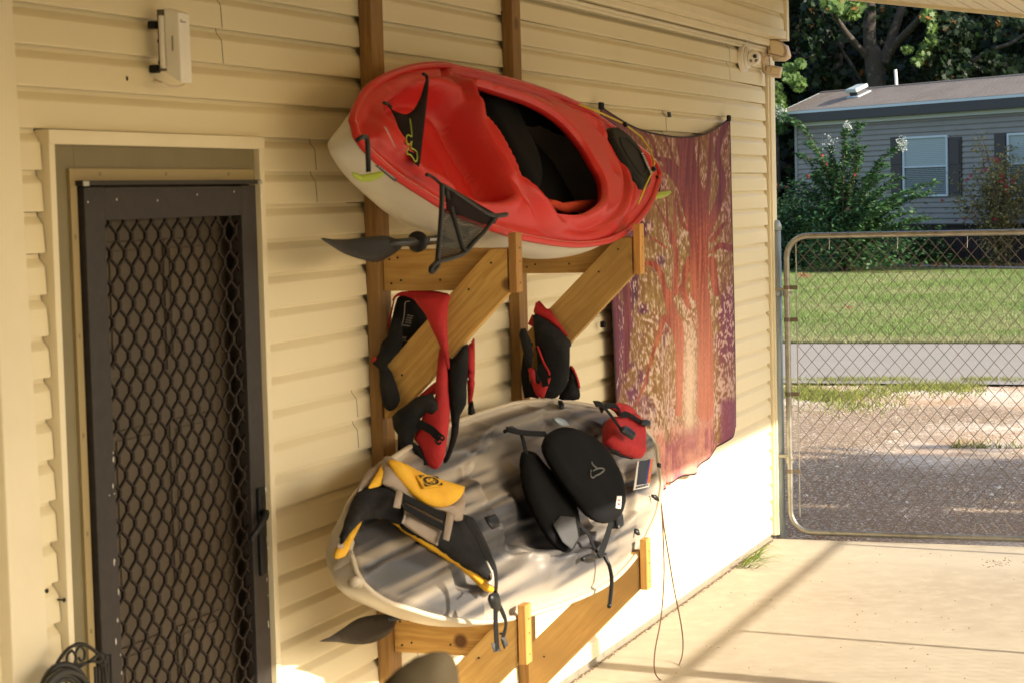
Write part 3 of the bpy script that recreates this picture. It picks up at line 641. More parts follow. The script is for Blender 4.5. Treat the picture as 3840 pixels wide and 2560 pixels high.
pillow('flap', unp(FN, c2([(768,915),(830,955),(900,990),(1000,1050),(1105,1108),(1075,1160),(1020,1165),(900,1120),(775,1075)])), FN, .02, m_mesh, nb, .03, .01, h0=.012)
cords('binding', FN, [c2([(768,905),(768,1000),(758,1180),(740,1390)]), c2([(790,940),(850,1140),(890,1280),(915,1335)]), c2([(1108,1108),(1040,1200),(960,1285),(912,1340),(830,1375),(735,1398)]), c2([(738,1398),(705,1430),(698,1455),(712,1460),(740,1425),(742,1400)]), c2([(775,918),(880,980),(1040,1090),(1110,1108),(1175,1100)])], .0075, m_black, nb, .014)
red_cloth = tag(pillow('stowed_cloth', unp(KR, c2([(1372,970),(1440,1010),(1500,1035),(1600,1020),(1740,1008),(1778,985),(1770,1020),(1700,1082),(1560,1092),(1450,1045)]), -.07), KR, .07, M('orange_red_cloth', (.60,.06,.02), .8), None, .02, .02, h0=-.07), 'orange-red cloth stowed inside the cockpit of the upper kayak', 'cloth')
# ---- grey kayak
KG = Frame((0, -.48, .76), (1, 0, 0), (0, C60, S60))
kg = thing('camouflage_kayak', (7.1, -.35, .9), 'grey and tan streaked sit-on-top kayak on the lower rack arms', 'kayak')
botV = c4([(478,615),(488,665),(530,742),(600,805),(680,850),(790,885),(900,920),(1020,945),(1150,957),(1260,950),(1370,932),(1480,905),(1600,870),(1720,825),(1840,770),(1950,690),(2050,570),(2110,450),(2155,340),(2178,200)])
bG = unp(KG, botV, -.022)
tG = np.array([bG[0], KG.un(c4([(484,560)])[0]), KG.un(c4([(500,490)])[0]), (5.66, .455), (5.85, .515), (6.1, .565), (6.4, .60), (6.65, .625)]+[tuple(KG.un(v)) for v in c3([(1230,745),(1370,722),(1500,712),(1620,722),(1750,745),(1830,760),(2000,830),(2080,890),(2130,950),(2155,1000),(2163,1080)])]+[tuple(bG[-1])])
bG = spline(bG, 5, False); tG = spline(tG, 5, False); outG = np.concatenate([bG, tG[::-1][1:-1]])
ell = lambda cx, cy_, rx, ry, p=2.: np.array([(cx+rx*np.sign(math.cos(a))*abs(math.cos(a))**(2/p), cy_+ry*np.sign(math.sin(a))*abs(math.sin(a))**(2/p)) for a in np.linspace(0, 2*math.pi, 60)[:-1]])
wellG = ell(7.28, .295, .72, .255, 2.6); footA = ell(6.35, .14, .32, .065, 3); footB = ell(6.35, .46, .32, .065, 3); tankG = ell(8.2, .27, .26, .17, 3)
def hG(P):
    dO = sdf(P, outG); h = -.025+.055*ss(dO, 0, .14)
    dW = sdf(P, wellG); h += -.10*ss(dW, -.02, .09)
    for f in (footA, footB): h += -.055*ss(sdf(P, f), -.015, .04)
    h += -.035*ss(sdf(P, tankG), -.01, .03)
    x, y = P[:, 0], P[:, 1]
    h += .055*np.exp(-(((x-6.82)/.16)**2+((y-.30)/.075)**2)**1.5)+.045*np.exp(-(((x-7.15)/.07)**2+((y-.30)/.12)**2)**2)
    for yy in (.19, .30, .42): h += -.012*np.exp(-((y-yy-.02*np.sin(x*2))/.006)**2)*ss(dO, .03, .06)*(1-ss(x, 6.9, 7.1)*(1-ss(x, 7.9, 8.05)))
    for xx in (6.72, 6.95, 7.5, 7.75):
        for yy in (.045, .56): h += .022*np.exp(-(((x-xx)/.045)**2+((y-yy)/.05)**2)**1.5)
    h += -.010*np.exp(-((dO-.02)/.006)**2)-.018*np.exp(-((dW-.0)/.012)**2)+.014*np.exp(-((dW+.025)/.012)**2)
    for yy in (.10, .22, .38, .50): h += .010*np.exp(-((y-yy)/.012)**2)*ss(dW, .06, .10)
    h += nz(P, (3, 5), 7.7)*.006
    return h
def colG(P):
    dO = sdf(P, outG); x = P[:, 0]
    n1 = nz(P, (.8, 14), 3.); n2 = nz(P, (.5, 6), 8.); n3 = nz(P, (1.6, 34), 12.)
    inner = ss(dO+n2*.05*(x > 6), -.01, .05)*ss(dO+n2*.06, -.03, np.where(x < 6.2, .0, .12))
    g = np.clip(inner*(.85+n1*1.2+n3*.6+n2*.4), 0, 1)
    tan = np.array([.42,.355,.27]); gr = np.array([.125,.112,.102]); dk = np.array([.035,.036,.042]); c = tan*(1-g[:, None])+gr*g[:, None]; k = np.clip(inner, 0, 1)*ss(n3*.95+n1*.55+n2*.3+.10*(P[:, 0] < 6.3), .04, .26)*.80; c = c*(1-k[:, None])+dk*k[:, None]
    for yy in (.19, .30, .42): e_ = np.exp(-((P[:, 1]-yy-.02*np.sin(x*2))/.0075)**2)*ss(dO, .02, .05)*(1-ss(x, 6.9, 7.1)*(1-ss(x, 7.9, 8.05))); c = c*(1-.85*e_[:, None])+dk*.85*e_[:, None]
    e_ = np.exp(-((dO-.02)/.007)**2)*(x < 5.95); c = c*(1-.6*e_[:, None])
    return c
make_deck('deck', KG, outG, [], hG, m_camo, kg, .0095, colG)
make_hull('hull', KG, bG, tG, .255, m_hullt, kg, tipd=.26)
mb = MB(); mb.tube([KG.P(a, b, -.022) for a, b in resamp(np.r_[outG, outG[:1]], 160)[:-1]], .009, 8, True); mb.build('gunwale', m_hullt, kg, True)
c_emb = c4([(1200,378),(1255,362),(1283,400),(1283,430),(1245,445)])
pillow('scupper_plate', unp(KG, c_emb, .085), KG, .014, m_black, kg, .01, h0=.085, soft=.004)
pillow('seat_back', unp(KG, [(1248,1012),(1262,992),(1290,981),(1320,985),(1352,1000),(1385,1030),(1408,1065),(1424,1100),(1433,1140),(1430,1172),(1412,1193),(1385,1200),(1355,1184),(1325,1148),(1298,1112),(1270,1070),(1252,1035)], .10), KG, .05, m_pad, kg, .02, .004, h0=.10, smooth_poly=3)
pillow('seat_cushion', unp(KG, [(1197,1045),(1208,1034),(1225,1042),(1240,1062),(1262,1085),(1285,1110),(1300,1135),(1318,1165),(1328,1200),(1326,1235),(1312,1265),(1292,1262),(1268,1240),(1245,1205),(1222,1160),(1203,1105)], .03), KG, .05, m_pad, kg, .02, .003, h0=.03, smooth_poly=3)
pillow('cushion_tip', unp(KG, [(1268,1205),(1285,1185),(1318,1188),(1326,1235),(1311,1262),(1290,1245)], .055), KG, .012, m_padg, kg, .02, h0=.06)
def strap(name, fr, pts, hw, mat, parent, h=0., wdir=None, th=.003):
    P = [np.array(p) for p in spline(np.array(onf(fr, pts, h)), 4, False)]; wv = []
    for i in range(len(P)):
        t = P[min(i+1, len(P)-1)]-P[max(i-1, 0)]; s = np.cross(t, fr.n); s = s/(np.linalg.norm(s)+1e-9); wv.append(s*hw)
    mb = MB(); mb.ribbon(P, wv, th); return mb.build(name, mat, parent)
strap('strap', KG, [(1165,985),(1185,990),(1215,994),(1255,996)], .011, m_blackm, kg, .09)
strap('strap', KG, [(1196,992),(1203,1015),(1208,1040)], .012, m_blackm, kg, .07)
strap('strap', KG, [(1405,1195),(1396,1225),(1385,1258),(1375,1275)], .012, m_blackm, kg, .07)
strap('strap', KG, [(1318,1165),(1332,1205),(1352,1225),(1362,1250),(1375,1272)], .012, m_blackm, kg, .05)
cords('buckle', KG, [[(1160,990),(1175,982),(1190,990)], [(1338,1283),(1352,1276),(1372,1278),(1390,1272)], [(1385,1270),(1393,1285),(1400,1300),(1405,1330),(1402,1370),(1399,1392)]], .008, m_black, kg, .06)
tag(cords('emblem_line', KG, [c4([(1790,120),(1785,130),(1788,155),(1800,160),(1815,148),(1835,140),(1860,118),(1845,108),(1820,112),(1800,122)]), c4([(1790,72),(1800,92),(1822,108)])], .003, M('grey_print', (.13,.13,.125), .6), kg, .128), kind='stuff')
strip('care_label', KG, c4([(1925,325), (1952,330), (1958,262), (1932,260)]), m_white, M('red_print', (.4,.05,.04), .6), kg, [(.2, .4, .2, .8), (.55, .7, .2, .8)], h=.128)
# hull number sticker, pad eyes, hand grips
lb = strip('capacity_label', KG, c6z([(1475,1470), (1700,1420), (1765,1005), (1535,1050)]), m_white, M('barcode_print', (.05,.05,.05), .6), kg, [(.02, .10, .1, .95)], h=.045, seed=9)
for nm, q, mt in (('label_panel', [(1520,1400),(1640,1380),(1710,1020),(1560,1045)], M('label_black', (.03,.03,.035), .5)), ('label_panel', [(1640,1385),(1670,1378),(1722,1015),(1690,1022)], M('label_blue', (.05,.06,.25), .5)), ('label_panel', [(1672,1378),(1712,1368),(1765,1008),(1724,1014)], M('label_orange', (.65,.17,.03), .5))):
    strip(nm, KG, c6z(q), mt, m_white, kg, [], h=.047)
for q in ([(350,165),(375,165),(425,245),(428,290),(392,300),(375,230)], [(948,215),(980,220),(1015,310),(1010,345),(985,350)], [(1805,1085),(1835,1080),(1860,1125),(1855,1160),(1820,1140)]):
    pillow('pad_eye', unp(KG, c6z(q), .02), KG, .02, m_black, kg, .01, h0=.025, soft=.006)
for q in ([(2170,455),(2200,455),(2260,530),(2235,520)], [(1975,830),(2000,830),(2048,900),(2025,905)], [(1760,700),(1840,650),(1858,830),(1815,855),(1785,790)]):
    pillow('pad_eye', unp(KG, c7(q), .02), KG, .02, m_black, kg, .01, h0=.025, soft=.006)
pillow('grip_mount', unp(KG, c6z([(255,425),(340,425),(440,480),(500,545),(390,550),(310,500)]), .02), KG, .015, m_galb, kg, .01, h0=.03, soft=.006)
mb = MB(); mb.tube(onf(KG, c4([(470,740),(500,730),(520,745)]), -.03), .016, 8); mb.build('bow_toggle', m_hullt, kg, True)
# cord loop hanging off the stern
mb = MB(); L = spline(np.array(onf(DW(.36), [(1516,1147),(1519,1160),(1524,1250),(1525,1330),(1518,1420),(1505,1490),(1503,1535),(1512,1556),(1527,1562),(1547,1548),(1564,1515),(1569,1480),(1564,1430),(1548,1350),(1538,1290),(1526,1215),(1520,1165),(1516,1148)])), 4, False)
mb.tube(list(L), .0032, 6); tag(mb.build('cord_loop', M('brown_cord', (.10,.045,.025), .7), None, True), 'long brown cord loop hanging from the right end of the lower kayak', 'cord')
# ------------------------------------------------------------------ paddles
m_blade = M('black_blade', (.016,.015,.014), .45, spec=.3, bump=(30, .1, .002)); m_shaft = M('black_shaft', (.02,.02,.022), .25)
for i, (fr, bl, sh) in enumerate(((DW(.27), [(736,547),(780,550),(830,549),(870,544),(905,541),(925,548),(940,556),(935,572),(915,590),(892,602),(870,599),(820,585),(780,568)], [(905,560),(940,556),(965,555),(1000,553),(1110,549)]), (DW(.20), [(733,1472),(770,1462),(815,1440),(850,1420),(885,1412),(915,1410),(928,1414),(922,1440),(908,1460),(880,1477),(840,1480),(790,1474)], [(905,1425),(925,1412),(960,1402),(1010,1390),(1120,1370)]))):
    sP = onf(fr, sh); z_ = sP[0]; t = thing('kayak_paddle', sP[2], ['black kayak paddle lying on the upper rack arms under the red kayak', 'black kayak paddle lying on the lower rack arms under the streaked kayak'][i], 'paddle', 'kayak paddles on the rack')
    q = unp(fr, bl); cx = q[:, 0].mean()
    pillow('blade', q, fr, .008, m_blade, t, .02, .0, smooth_poly=2, bend=lambda P, c=q: -.04*np.sin(np.clip((P[:, 0]-c[:, 0].min())*4, 0, 3)))
    sP[-1] = np.array([7.05, sP[-1][1]-.0, sP[2][2]+.01]); sP[-2] = sP[2]+(sP[-1]-sP[2])*.05
    sP = [p+np.array([0, .05, 0])*(k == 0) for k, p in enumerate(sP)]
    mb = MB(); mb.tube([sP[0], sP[1], sP[2], sP[-1]], [.010, .014, .015, .015], 10); mb.build('shaft', m_shaft, t, True)
    if i == 0:
        mb = MB(); a = sP[2]-np.array([.03, 0, 0]); mb.tube([a, a+[.004, 0, 0], a+[.016, 0, 0], a+[.02, 0, 0]], [.02, .034, .034, .018], 14); mb.build('drip_ring', m_black, t, True)
        mb = MB(); 
        for k in range(9): c_ = sP[2]+np.array([.05+.012*k, -.0155, .004]); mb.obox(c_, (.004, 0, 0), (0, .0006, 0), (0, 0, .004))
        tag(mb.build('shaft_lettering', m_silver, t), kind='stuff')
# ------------------------------------------------------------------ life vests
m_vred = M('red_nylon', (.42,.010,.012), .75, noise=(6, (.33,.006,.009), .4, .7), bump=(34, .55, .010))
m_vblk = M('black_nylon', (.009,.009,.010), .85, spec=.22, noise=(8, (.024,.023,.022), .45, .7), bump=(34, .55, .010))
m_vyel = M('yellow_nylon', (.72,.40,.015), .7, noise=(7, (.62,.30,.01), .4, .75), bump=(200, .25, .0015))
m_vtau = M('taupe_nylon', (.33,.26,.20), .75, noise=(9, (.27,.21,.16), .4, .7), bump=(220, .3, .0015))
m_prt = M('white_print', (.30,.29,.27), .7)
m_pipe = M('grey_piping', (.45,.42,.38), .7)
def lettering(name, fr, q, mat, parent, rows, h, seed): strip(name, fr, q, None, mat, parent, rows, h=h, seed=seed)
d5 = crop(1340, 1060, 3.564); d5b = crop(1340, 1400, 3.564)
v1 = thing('red_life_vest', (6.47, -.3, 1.7), 'red and black life vest draped over the brace of the rack frame nearer the door', 'life vest')
FA, FB, FC = XW(6.475), XW(6.345), XW(6.362)
pillow('inner_panel', unp(FA, d5([(545,200),(620,165),(700,165),(760,185),(850,310),(930,450),(1010,640),(980,800),(760,1000),(560,1150),(430,1180),(300,1150),(210,1090),(290,960),(330,800),(400,730),(450,560),(500,340)])), FA, .05, m_vblk, v1, .02, .012, smooth_poly=2)
pillow('collar', unp(FA, d5([(520,240),(560,165),(650,115),(850,98),(1050,100),(1200,125),(1290,165),(1270,330),(1150,420),(1000,300),(820,225),(700,170),(600,175),(545,215)])), FA, .035, m_vred, v1, .02, .008, h0=.035, smooth_poly=2)
FD = XW(6.366)
pillow('strap_tip', unp(FD, d5([(203,1078),(225,1020),(252,970),(275,1000),(262,1030)])), FD.lift(.012), .015, m_vred, v1, .02)
pillow('edge_piping', unp(FA, d5([(515,230),(535,200),(470,520),(420,720),(400,730),(450,500)])), FA, .02, m_vred, v1, .02, .0, h0=.02)
pillow('shoulder_panel', unp(FB, d5([(745,180),(850,170),(1000,150),(1180,160),(1240,190),(1215,280),(1200,450),(1200,640),(1215,850),(1228,1080),(1222,1150),(1180,1060),(1110,850),(1010,640),(920,440),(820,300)])), FB, .04, m_vred, v1, .018, .008, smooth_poly=2)
lettering('printed_label', FA, d5([(530,790),(680,800),(760,420),(660,400)]), m_prt, v1, [(.04,.08,.1,.8), (.12,.2,.2,.75), (.55,.6,.1,.9), (.66,.7,.2,.95), (.74,.78,.2,.95), (.82,.86,.2,.95), (.9,.94,.2,.95)], .034, 3)
cords('label_outline', FA, [d5([(700,250),(640,270),(628,420),(600,560),(560,680),(520,800),(600,815)])], .0016, m_prt, v1, .034)
FD = XW(6.366)
pillow('strap_pad', unp(FD, d5([(205,1080),(250,990),(295,930),(330,800),(400,720),(450,560),(490,450),(560,470),(600,640),(590,870),(500,980),(430,1065),(400,1110),(450,1180),(520,1350),(570,1568),(480,1700),(390,1690),(330,1568),(300,1350),(290,1150)])), FD, .025, m_vblk, v1, .02, .006, smooth_poly=2)
pillow('side_panel', unp(FC, d5b([(1065,0),(1085,-200),(1105,-340),(1150,-300),(1180,-150),(1200,0),(1205,200),(1225,420),(1225,640),(1200,830),(1160,1100),(1100,1230),(1060,1275),(980,1250),(900,1180),(850,1000),(790,900),(770,830),(860,620),(920,430),(1040,330),(1050,150)])), FC, .06, m_vred, v1, .018, .016, smooth_poly=2)
pillow('side_panel', unp(FC, d5b([(1150,-220),(1215,-180),(1300,-270),(1425,-390),(1425,-60),(1410,200),(1405,420),(1320,580),(1300,800),(1240,1000),(1180,1150),(1130,1210),(1110,1160),(1180,1000),(1220,700),(1190,450),(1170,200)])), FC.lift(-.03), .06, m_vblk, v1, .018, .012, smooth_poly=2)
pillow('outer_panel', unp(FC, d5b([(1360,-160),(1370,-330),(1440,-400),(1475,-440),(1480,0),(1470,100),(1480,150),(1450,340),(1430,430),(1395,440),(1385,200),(1375,0)])), FC.lift(-.06), .04, m_vred, v1, .018, .004, smooth_poly=2)
cords('emblem_line', FC, [d5b([(1400,-30),(1420,-60),(1440,-20),(1450,40)]), d5b([(1410,-50),(1430,-70),(1445,-100)]), d5b([(1450,75),(1470,60),(1480,85)])], .003, m_prt, v1, -.036)
pillow('inner_panel', unp(FC, d5b([(960,130),(1050,170),(1030,260),(900,320),(700,400),(760,300)])), FC.lift(-.05), .03, m_vred, v1, .02, .005)
pillow('waist_panel', unp(FC, d5b([(500,560),(580,480),(700,400),(820,300),(1040,250),(1060,330),(1120,380),(1130,470),(1040,560),(960,500),(900,560),(830,640),(900,700),(790,800),(770,900),(860,960),(930,1080),(980,1200),(930,1210),(840,1120),(760,980),(720,1060),(790,1230),(690,1250),(600,1200),(590,960),(590,820),(520,720)])), FC.lift(.02), .05, m_vblk, v1, .018, .014, smooth_poly=1)
strap('strap', FC, d5b([(800,660),(900,700),(1000,760),(1060,820),(1110,860)]), .014, m_blackm, v1, .06)
cords('buckle', FC, [d5b([(1080,830),(1130,820),(1160,860),(1140,885),(1110,870)])], .004, m_black, v1, .06)
cords('buckle', FC, [d5b([(1040,880),(1060,920),(1100,935),(1120,910)])], .004, m_black, v1, .06)
pillow('buckle', unp(FC, d5b([(1405,470),(1440,400),(1470,380),(1485,470),(1505,550),(1450,575),(1405,565)])), FC.lift(-.05), .02, m_black, v1, .02)
pillow('strap', unp(FC, d5b([(590,800),(680,900),(690,1260),(590,1200)])), FC.lift(.03), .02, m_blackm, v1, .02)
# second vest on the farther brace
d6 = crop(1900, 1100, 3.564)
v2 = thing('black_life_vest', (7.7, -.25, 1.4), 'black life vest with red edging draped over the farther rack brace, beside the tapestry', 'life vest')
GA, GB = XW(7.70), XW(7.76)
pillow('shoulder_panel', unp(GA, d6([(390,130),(437,100),(530,205),(568,205),(700,390),(830,580),(760,560),(690,470),(560,370),(380,290),(362,240)])), GA, .035, m_vred, v2, .015, .006, smooth_poly=1)
pillow('back_panel', unp(GA, d6([(380,285),(470,310),(560,365),(700,465),(880,650),(862,720),(862,830),(858,960),(850,1100),(800,1250),(700,1370),(640,1395),(560,1385),(480,1370),(420,1250),(400,1150),(440,1000),(430,800),(400,560)])), GA.lift(.02), .07, m_vblk, v2, .018, .014, smooth_poly=2)
pillow('front_panel', unp(GB, d6([(850,960),(900,1040),(950,1160),(972,1300),(965,1410),(820,1420),(700,1400),(760,1250),(830,1150)])), GB, .06, m_vblk, v2, .018, .008, smooth_poly=2)
cords('edge_piping', GB, [d6([(865,975),(905,1040),(948,1150),(972,1260)])], .005, m_vred, v2, .01)
cords('edge_piping', GA, [d6([(410,700),(450,800),(500,930),(560,1040),(570,1090)])], .004, m_vred, v2, .06)
pillow('pocket', unp(GA, d6([(375,990),(430,975),(465,1030),(470,1150),(520,1180),(560,1120),(610,1115),(672,1100),(640,1200),(590,1340),(560,1370),(480,1330),(430,1200)])), GA.lift(.075), .03, m_vred, v2, .015, .006, smooth_poly=2)
pillow('pocket', unp(GA, d6([(355,905),(375,860),(410,845),(412,880),(380,915)])), GA.lift(.06), .02, m_vred, v2, .015, smooth_poly=2)
pillow('strap_pad', unp(GA, d6([(235,540),(260,460),(320,450),(350,520),(400,640),(420,800),(410,900),(400,960),(470,1000),(550,1200),(540,1250),(480,1260),(420,1150),(340,960),(330,900),(250,1180),(240,1390),(330,1400),(345,1100),(240,1000),(290,750),(330,640),(270,520)][:14])), GA.lift(.06), .03, m_vblk, v2, .02, .008, smooth_poly=1)
strap('strap', GA, d6([(300,650),(270,850),(245,1100),(290,1390)]), .016, m_blackm, v2, .02)
strap('strap', GA, d6([(380,1170),(372,1290),(360,1390)]), .02, m_blackm, v2, .03)
strap('strap', GA, d6([(440,950),(490,1080),(520,1240)]), .013, m_blackm, v2, .10)
strap('strap', GA, d6([(375,300),(345,370),(318,430)]), .012, m_vred, v2, .0)
# third vest: small red one behind the seat of the lower kayak
v3 = thing('small_red_life_vest', KG.P(8.2, .5, .1), 'small red life vest buckled over the far end of the lower kayak', 'life vest')
pillow('front_panel', unp(KG, c6z([(1085,470),(1105,425),(1130,410),(1280,405),(1395,372),(1420,385),(1500,470),(1570,580),(1580,600),(1590,780),(1600,985),(1585,1000),(1500,985),(1350,930),(1200,850),(1090,745),(1080,720),(1080,600)]), .10), KG, .07, m_vred, v3, .012, .012, h0=.10, soft=.022)
pillow('binding', unp(KG, c6z([(1072,480),(1090,440),(1100,600),(1095,740),(1200,860),(1350,945),(1500,995),(1490,1000),(1330,965),(1180,885),(1080,765)]), .09), KG, .05, m_vblk, v3, .015, h0=.08)
pillow('back_panel', unp(KG, c6z([(1065,235),(1130,212),(1250,197),(1350,235),(1440,310),(1512,385),(1440,380),(1300,395),(1270,330),(1200,290),(1120,260)]), .08), KG, .06, m_vred, v3, .015, .006, h0=.08, smooth_poly=2)
strap('strap', KG, c6z([(1060,240),(1150,225),(1240,260),(1290,370),(1370,355),(1470,400),(1580,470),(1680,500)]), .012, m_blackm, v3, .15)
strap('strap', KG, c6z([(900,205),(990,215),(1060,280),(1150,390),(1230,500),(1290,580)]), .013, m_blackm, v3, .17)
pillow('buckle', unp(KG, c6z([(1265,560),(1330,535),(1390,570),(1440,620),(1480,660),(1478,710),(1440,745),(1370,690),(1280,625)]), .17), KG, .022, m_black, v3, .01, h0=.175)
pillow('buckle', unp(KG, c6z([(1560,470),(1640,440),(1710,480),(1695,550),(1640,540),(1570,520)]), .15), KG, .02, m_black, v3, .01, h0=.155)
yt = strip('warning_tag', KG, c6z([(1015,585),(1070,600),(1078,505),(1068,505)]), M('yellow_label', (.6,.5,.04), .6), m_black, kg, [], h=.04)
# yellow, black and taupe vest over the bow
v4 = thing('yellow_life_vest', KG.P(6.0, .45, .1), 'yellow, black and taupe life vest draped over the near end of the lower kayak', 'life vest')
def KP(name, pts, h, th, mat, wr=.008, sm=2, sp=.016): return pillow(name, unp(KG, c4(pts), h), KG, th, mat, v4, sp, wr, h0=h, smooth_poly=sm)
KP('back_panel', [(600,95),(650,62),(640,190),(620,205),(560,215),(500,240),(525,175),(560,120)], .075, .04, m_vtau)
KP('lining', [(652,68),(655,120),(640,195),(590,215),(560,215),(600,150)], .105, .02, m_vyel)
KP('lining', [(528,385),(490,470),(455,540),(430,595),(375,602),(385,545),(420,500),(440,480),(480,410)], .03, .045, m_vyel)
KP('tip_patch', [(388,520),(420,500),(425,545),(405,555),(388,540)], .06, .012, m_vtau, 0, 1)
KP('waist_panel', [(515,225),(560,215),(650,192),(700,205),(745,290),(752,412),(700,395),(640,380),(545,388),(490,430),(445,480),(415,525),(415,470),(440,400),(470,300)], .07, .075, m_vblk, .014)
KP('waist_panel', [(750,285),(860,320),(990,350),(1100,378),(1125,420),(1180,530),(1225,640),(1235,725),(1180,690),(1100,640),(940,530),(850,480),(752,415)], .07, .07, m_vblk, .016)
KP('trim', [(560,380),(640,376),(690,388),(760,425),(850,480),(940,535),(1020,585),(1100,632),(1165,675),(1240,735),(1272,770),(1262,792),(1225,785),(1150,715),(1080,655),(1000,608),(900,545),(800,480),(700,410),(640,384)], .045, .05, m_vyel, .006)
KP('trim', [(1205,620),(1235,650),(1255,690),(1270,745),(1272,775),(1245,760),(1215,738),(1240,720)], .085, .03, m_vtau, .003, 1)
KP('collar', [(652,45),(690,62),(720,110),(790,200),(870,280),(960,315),(1040,285),(1085,225),(1082,300),(1075,395),(1020,385),(990,345),(900,325),(760,262),(700,215),(640,192),(645,120)], .115, .05, m_vtau, .008)
KP('chest_panel', [(675,62),(760,95),(850,140),(960,175),(1078,215),(1066,270),(1020,308),(955,322),(880,300),(800,235),(730,155),(690,95)], .14, .05, m_vyel, .006)
KP('pocket', [(762,300),(860,345),(965,400),(962,450),(938,530),(860,485),(750,410),(765,350)], .115, .03, m_vtau, .006, 1)
for pts in ([(750,262),(985,378)], [(758,318),(980,437)]):
    strap('strap', KG, c4([pts[0], ((pts[0][0]+pts[1][0])/2, (pts[0][1]+pts[1][1])/2+4), pts[1]]), .014, m_blackm, v4, .15)
KP('webbing_tab', [(718,225),(752,240),(735,330),(697,322)], .155, .012, m_vtau, 0, 0)
KP('webbing_tab', [(993,350),(1035,368),(1005,510),(972,498)], .155, .012, m_vtau, 0, 0)
cords('piping', KG, [c4([(752,300),(765,345),(750,408)]), c4([(962,445),(945,490),(938,530)]), c4([(1212,620),(1240,680),(1245,720),(1225,745)])], .0035, m_pipe, v4, .125)
# emblem on the chest panel: a dark square ring with a round mark inside
eb = [(830,150),(935,158),(965,205),(868,214)]
em = strip('emblem_patch', KG, c4([(826,146),(935,152),(972,208),(868,218)]), m_vyel, m_pipe, v4, [], h=.172)
Q = unp(KG, c4(eb), .17); mb = MB(); O_ = Q.mean(0)
cc_ = lambda s, t: (Q[0]*(1-s)+Q[1]*s)*(1-t)+(Q[3]*(1-s)+Q[2]*s)*t
for (s, t) in ((0,0),(1,0),(1,1),(0,1)):
    m_ = [cc_(s, t), cc_(s+(.34 if s == 0 else -.34), t), cc_(s+(.12 if s == 0 else -.12), t+(.12 if t == 0 else -.12)), cc_(s, t+(.34 if t == 0 else -.34))]
    mb.add([KG.P(*p, .176) for p in m_], [(0, 1, 2, 3)])
ring = []
for k in range(24):
    a = 2*math.pi*k/24
    for r_ in (.40, .30 if k % 3 else .22): ring.append(cc_(.5+r_*math.cos(a), .5+r_*math.sin(a)))
mb.add([KG.P(*p, .176) for p in ring], [(2*k, 2*((k+1) % 24), 2*((k+1) % 24)+1, 2*k+1) for k in range(24)])
for (a, b, c_, d_) in ((.35,.38,.5,.3), (.5,.55,.68,.5), (.38,.6,.55,.68)): mb.add([KG.P(*cc_(a, b), .176), KG.P(*cc_((a+c_)/2+.04, (b+d_)/2-.06), .176), KG.P(*cc_(c_, d_), .176), KG.P(*cc_((a+c_)/2, (b+d_)/2+.06), .176)], [(0, 1, 2, 3)])
tag(mb.build('emblem_mark', m_vblk, em), kind='stuff')
FT = DW(.60)
strap('strap', FT, c4([(1100,385),(1160,480),(1195,560),(1250,640),(1265,720),(1262,800)]), .012, m_blackm, v4, .0)
strap('strap', FT, c4([(1250,790),(1262,860),(1262,950),(1270,1110)]), .0165, m_blackm, v4, .0)
strap('strap', FT, c4([(1255,800),(1290,880),(1318,950),(1312,1010),(1300,1045),(1315,1090)]), .010, m_blackm, v4, -.02)
pillow('strap_end', unp(FT, c4([(1238,1072),(1278,1070),(1290,1115),(1252,1122)])), FT, .012, m_padg, v4, .02)
pillow('strap_end', unp(FT, c4([(1285,1040),(1315,1040),(1330,1085),(1312,1095),(1305,1060)])), FT, .012, m_padg, v4, .02)
pillow('buckle', unp(FT, c4([(1232,800),(1270,792),(1282,850),(1275,900),(1240,880),(1228,840)])), FT, .025, m_black, v4, .01)
# ------------------------------------------------------------------ tapestry
def project(P):
    d = np.asarray(P)-CAM; z = d@Fv; return np.c_[(1920+FPX*(d@Rv)/z)*.6125, (1280-FPX*(d@Uv)/z)*.6125]
ta = thing('forest_tapestry', (11.1, -.03, 1.7), 'red and purple forest print tapestry hanging on the siding near the corner', 'tapestry')
TL, TR_, BR, BL = atD((1378,240), .03), atD((1677,268), .03), atD((1682,985), .03), atD((1405,1130), .03)
NX, NY = 340, 460; s, t = np.meshgrid(np.linspace(0, 1, NX), np.linspace(0, 1, NY))
x = (TL[0]*(1-s)+TR_[0]*s)*(1-t)+(BL[0]*(1-s)+BR[0]*s)*t
zt_ = TL[2]*(1-s)+TR_[2]*s; zb_ = BL[2]*(1-s)+BR[2]*s
sag = -.125*(1-(2*s-1)**2)**.85; zt2 = zt_+sag; bq = np.array([atD(v, .04) for v in [(1405,1130),(1470,1128),(1523,1118),(1577,1098),(1612,1077),(1641,1050),(1662,1022),(1676,998),(1684,978)]]); zb2 = np.interp(BL[0]*(1-s)+BR[0]*s, bq[:, 0], bq[:, 2])+.006*np.sin(s*37)
z = zt2*(1-t)+zb2*t
edge = .03*np.sin(t*math.pi)*(1-s)*1.0-.035*np.sin(t*math.pi)*s*0; x = x+edge
D = .028+.018*np.sin(s*19+2*t)*(.3+t)+.012*np.sin(s*41+1.3)*np.clip(t-.1, 0, 1)+.02*t*np.sin(s*7)+.03*(1-np.abs(2*s-1))*(1-t)*np.exp(-t*6)
D = np.maximum(D, .012)
Vt = np.c_[x.ravel(), -D.ravel(), z.ravel()]; vp = project(Vt); X_, Y_ = vp[:, 0], vp[:, 1]
def fbm(P, sc, seed, o=3):
    r = np.zeros(len(P)); a = 1.; 
    for k in range(o): r += a*nz(P, (sc[0]*2**k, sc[1]*2**k), seed+k*7.3); a *= .55
    return r
S_ = np.c_[s.ravel(), t.ravel()]
f1 = fbm(S_, (9, 12), 1.); f2 = fbm(S_, (62, 40), 5., 2); f3 = nz(S_, (150, 90), 9.); f4 = nz(S_, (60, 6), 13.)
